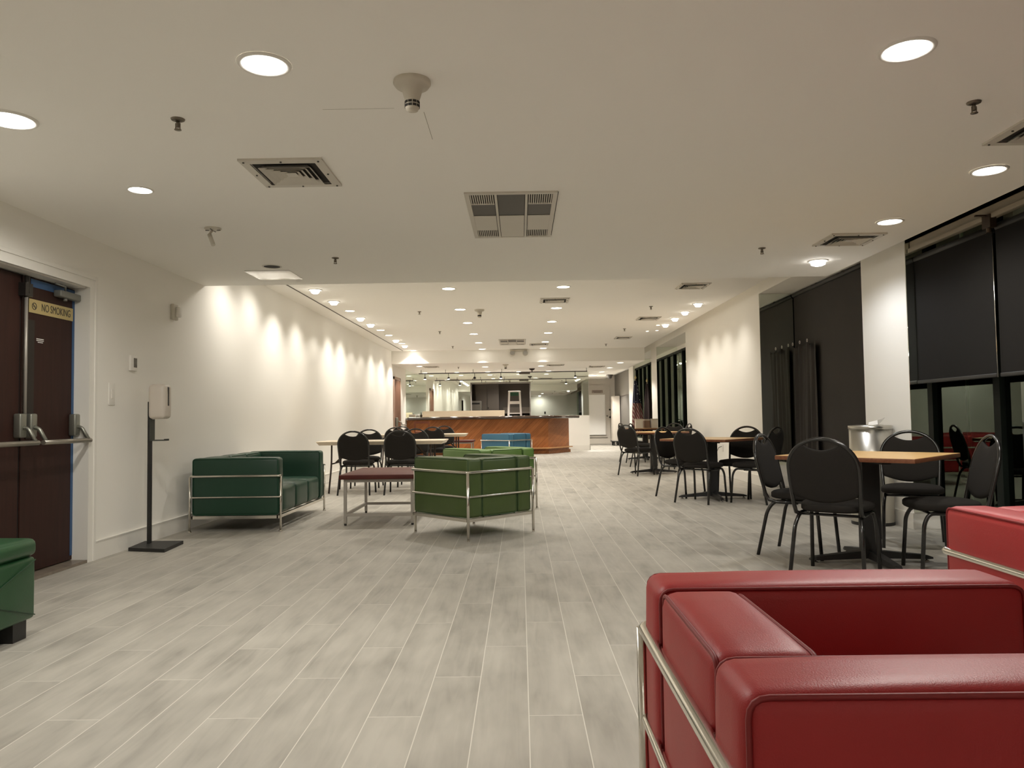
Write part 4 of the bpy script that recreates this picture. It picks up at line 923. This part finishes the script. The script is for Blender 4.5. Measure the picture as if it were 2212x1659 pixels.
G1 = 'charcoal chairs at the near square table'; G2 = 'charcoal chairs at the middle square table'; G3 = 'charcoal chairs at the third square table'
chair(1.905, 6.007, 0.79, -0.61, 'charcoal chair left of the near square table, turned sideways', G1)
chair(1.90, 4.88, 0.6, 0.8, 'charcoal chair with its back to us in front of the near square table', G1)
chair(3.20, 6.38, -0.42, -0.9, 'charcoal chair behind the near square table, in front of the steel bin', G1)
chair(3.02, 5.05, -0.96, 0.2, 'charcoal chair right of the near square table by the dark glass', G1)
chair(2.015, 9.20, 0.68, 0.73, 'charcoal chair with its back to us at the middle table', G2)
chair(1.92, 10.27, 0.69, -0.72, 'charcoal chair at the left corner of the middle table', G2)
chair(2.95, 10.12, -0.6, -0.8, 'charcoal chair facing us behind the middle table', G2)
chair(2.99, 9.12, -0.72, 0.69, 'charcoal chair on the right of the middle table, before the brown blind', G2)
chair(1.88, 13.63, 0.75, 0.65, 'charcoal chair nearest us at the third table, left side', G3)
chair(2.35, 16.2, 0.9, -0.4, 'charcoal chair seen edge-on just beyond the third table', G3)
chair(2.32, 17.6, 0.95, 0.2, 'charcoal chair at the left of the table carrying paper stacks', G3)
chair(3.16, 14.6, -0.85, 0.5, 'charcoal chair at the right of the third table by the wall corner', G3)
chair(3.1, 15.6, -0.6, -0.8, 'charcoal chair facing us behind the third table, by the mullioned window', G3)
G4 = 'charcoal chairs at the folding tables'
chair(-2.335, 10.72, 0.02, 1, 'charcoal chair, left of the two backs in front of the near folding table', G4)
chair(-1.68, 10.70, 0.0, 1, 'charcoal chair, right of the two backs in front of the near folding table', G4)
chair(-2.43, 12.3, 0.05, -1, 'charcoal chair facing us behind the near folding table, left one', G4)
chair(-1.70, 12.4, 0, -1, 'charcoal chair facing us behind the near folding table, right one', G4)
chair(-2.41, 14.85, 0, 1, 'charcoal chair with its back to us at the far folding table, left one', G4)
chair(-1.69, 14.85, 0.05, 1, 'charcoal chair with its back to us at the far folding table, right one', G4)
chair(-2.57, 16.6, 0, -1, 'charcoal chair facing us behind the far folding table, left one', G4)
chair(-1.65, 16.6, 0, -1, 'charcoal chair facing us behind the far folding table, right one', G4)

# ------------------------------------------------------------------ square pedestal tables
def ped_table(x, y, rz, base_rz, label, side=0.95, h=0.755, col=MAPLE):
    t = thing('pedestal_table', label, 'table', (x, y, 0), rz, 'square pedestal tables'); s_ = side / 2
    tp = MB().rbox(-s_, s_, -s_, s_, h - 0.028, h, 0.004, 0, None, 2, 2).build('table_top', EDGEW, t)
    MB().box(-s_ + 0.003, s_ - 0.003, -s_ + 0.003, s_ - 0.003, h + 0.0002, h + 0.0015).build('laminate_surface', col, tp)
    Rb = Matrix.Rotation(base_rz - rz, 4, 'Z')
    MB().box(-0.06, 0.06, -0.045, 0.045, 0.05, h - 0.05, Rb).build('column', BLACK, t)
    MB().box(-0.28, 0.28, -0.03, 0.03, h - 0.055, h - 0.028, Rb).box(-0.03, 0.03, -0.28, 0.28, h - 0.055, h - 0.028, Rb).build('top_spider', BLACK, t)
    for k in range(4):
        A = Rb @ Matrix.Rotation(k * PI / 2, 4, 'Z')
        arm = MB().add([(0.03, -0.038, 0.03), (0.03, 0.038, 0.03), (0.03, 0.032, 0.085), (0.03, -0.032, 0.085), (0.39, -0.028, 0.018), (0.39, 0.028, 0.018), (0.39, 0.024, 0.045), (0.39, -0.024, 0.045),
                        (0.43, -0.018, 0.018), (0.43, 0.018, 0.018), (0.43, 0.014, 0.030), (0.43, -0.014, 0.030)],
                       [(0, 3, 2, 1), (0, 1, 5, 4), (1, 2, 6, 5), (2, 3, 7, 6), (3, 0, 4, 7), (4, 5, 9, 8), (5, 6, 10, 9), (6, 7, 11, 10), (7, 4, 8, 11), (8, 9, 10, 11)], False, A).build('foot_arm', BLACK, t)
        MB().lathe([(0.001, 0), (0.018, 0), (0.018, 0.008), (0.006, 0.01), (0.006, 0.02)], (0.39, 0, 0), 12, A).build('glide', CHROME, arm)
    return t
ped_table(2.46, 5.50, math.radians(45), 0.0, 'near square table with light maple top, nearest the red sofa', 0.93)
ped_table(2.42, 9.80, math.radians(45), 0.02, 'middle square table in front of the brown-blinded bay', 0.93)
ped_table(2.43, 14.15, math.radians(42), 0.0, 'third square table along the right wall', 0.93)
ped_table(3.0, 18.6, 0.0, 0.0, 'farthest square table, carrying paper stacks beside the flags', 0.90)
# paper stacks on the farthest table
for (x, y, w_, h_, lb) in ((2.86, 18.62, 0.17, 0.22, 'cream paper stack on the farthest square table, left one'), (3.06, 18.7, 0.13, 0.21, 'brown-edged folder box on the farthest square table, middle one'), (3.23, 18.62, 0.14, 0.22, 'cream folder box on the farthest square table, right one')):
    t = thing('folder_box', lb, 'box', (x, y, 0.7575), 0, 'boxes on the farthest table')
    MB().box(-w_ / 2, w_ / 2, -0.1, 0.1, 0, h_).build('carton', PAPER if x != 3.06 else mat('kraft', (0.30, 0.20, 0.15), 0.7), t)
    MB().box(-w_ / 2 - 0.003, w_ / 2 + 0.003, -0.103, 0.103, h_ - 0.03, h_ + 0.003).build('lid', IVORY, t)

# ------------------------------------------------------------------ steel bin with a tissue
t = thing('waste_bin', 'tall brushed steel waste bin against the white pier', 'bin', (3.325, 7.36, 0))
MB().lathe([(0.001, 0.0), (0.183, 0.0), (0.188, 0.012), (0.188, 0.90), (0.178, 0.90), (0.178, 0.10), (0.001, 0.10)], n=48).build('body', STEEL, t)
MB().lathe([(0.186, 0.895), (0.194, 0.90), (0.194, 0.93), (0.12, 0.935), (0.12, 0.925), (0.186, 0.92)], n=48).build('rim', STEEL, t)
MB().lathe([(0.189, 0.0), (0.191, 0.015), (0.189, 0.03)], n=48).build('base_ring', BLACK, t)
tag(MB().add([(-0.07, 0, 0), (0.03, 0.02, 0.0), (0.10, 0.01, 0.075), (0.02, 0, 0.05), (-0.05, 0.03, 0.03), (0.0, -0.05, 0.01), (0.05, 0.06, 0.0)], [(0, 5, 3, 4), (5, 1, 2, 3), (4, 3, 6, 0), (3, 2, 1, 6), (0, 6, 1, 5)], False, Matrix.Translation((3.35, 7.30, 0.93))).build('paper_tissue', PAPER), 'crumpled white paper sticking out of the steel bin', 'paper')
# wall outlet with cord
t = thing('wall_outlet', 'white power outlet with a thin grey cord on the right wall', 'outlet', (XR, 13.5, 0.47))
MB().rbox(-0.008, 0, -0.04, 0.04, -0.06, 0.06, 0.003, 0, None, 2, 2).build('plate', WHITEP, t)
MB().tube(fillet([(-0.02, 0, 0.03), (-0.06, 0.05, 0.01), (-0.05, 0.3, -0.12), (-0.03, 0.5, -0.30), (-0.02, 0.55, -0.462)], 0.1), 0.005, 6).build('cord', GREYD, t)

# ------------------------------------------------------------------ flags
def flag(x, y, h, m_, label, seed):
    t = thing('standing_flag', label, 'flag', (x, y, 0))
    MB().lathe([(0.001, 0), (0.14, 0), (0.14, 0.015), (0.05, 0.045), (0.02, 0.08)], n=24).build('stand', BRASS, t)
    MB().cyl((0, 0, 0.03), (0, 0, h), 0.014, 12).build('pole', mat('pole_wood', (0.20, 0.12, 0.06), 0.4), t)
    MB().lathe([(0.014, 0), (0.03, 0.02), (0.03, 0.05), (0.001, 0.11)], (0, 0, h), 16).build('finial', BRASS, t)
    vs = []; fs = []; n, mz = 48, 24; z1, z0 = h - 0.05, 0.55
    for j in range(mz + 1):
        v = j / mz; z = z1 + (z0 - z1) * v; rr = 0.028 + 0.115 * v ** 0.8
        for i in range(n):
            a = 2 * PI * i / n; r = rr * (1 + 0.28 * math.sin(5 * a + seed + v * 2) + 0.12 * math.sin(9 * a + v * 5))
            vs.append((r * math.cos(a) * 1.1 + 0.05 * v, r * math.sin(a), z - 0.05 * math.sin(2 * a + seed) * v))
    for j in range(mz):
        for i in range(n): fs.append((j * n + i, j * n + (i + 1) % n, (j + 1) * n + (i + 1) % n, (j + 1) * n + i))
    MB().add(vs, fs, True).build('flag_cloth', m_, t)
flag(3.34, 22.2, 2.12, FLAGM, 'red and white striped flag with stars hanging furled on its stand', 0.4)
flag(3.76, 22.75, 2.05, mat('dark_flag_cloth', (0.030, 0.016, 0.016), 0.7, var=0.4, vscale=6), 'dark flag hanging furled in the window bay beside the striped flag', 1.9)

# wooden stool by the bar
t = thing('bar_stool', 'red-brown wooden bar stool with a back at the left end of the bar', 'stool', (-2.62, 20.6, 0))
for sx in (-1, 1):
    for sy in (-1, 1): MB().tube([(sx * 0.19, sy * 0.18, 0.0), (sx * 0.17, sy * 0.16, 0.68)], 0.017, 8).build('leg', STOOLW, t)
    MB().box(sx * 0.185 - 0.018, sx * 0.185 + 0.018, -0.20, -0.16, 0.70, 0.99).build('back_post', STOOLW, t)
MB().rbox(-0.2, 0.2, -0.2, 0.2, 0.68, 0.72, 0.012).build('seat', STOOLW, t)
MB().box(-0.2, 0.2, -0.195, -0.165, 0.93, 0.99).build('back_rail', STOOLW, t)
MB().box(-0.18, 0.18, -0.18, -0.16, 0.22, 0.25).box(-0.18, 0.18, 0.16, 0.18, 0.30, 0.33).build('rung', STOOLW, t)
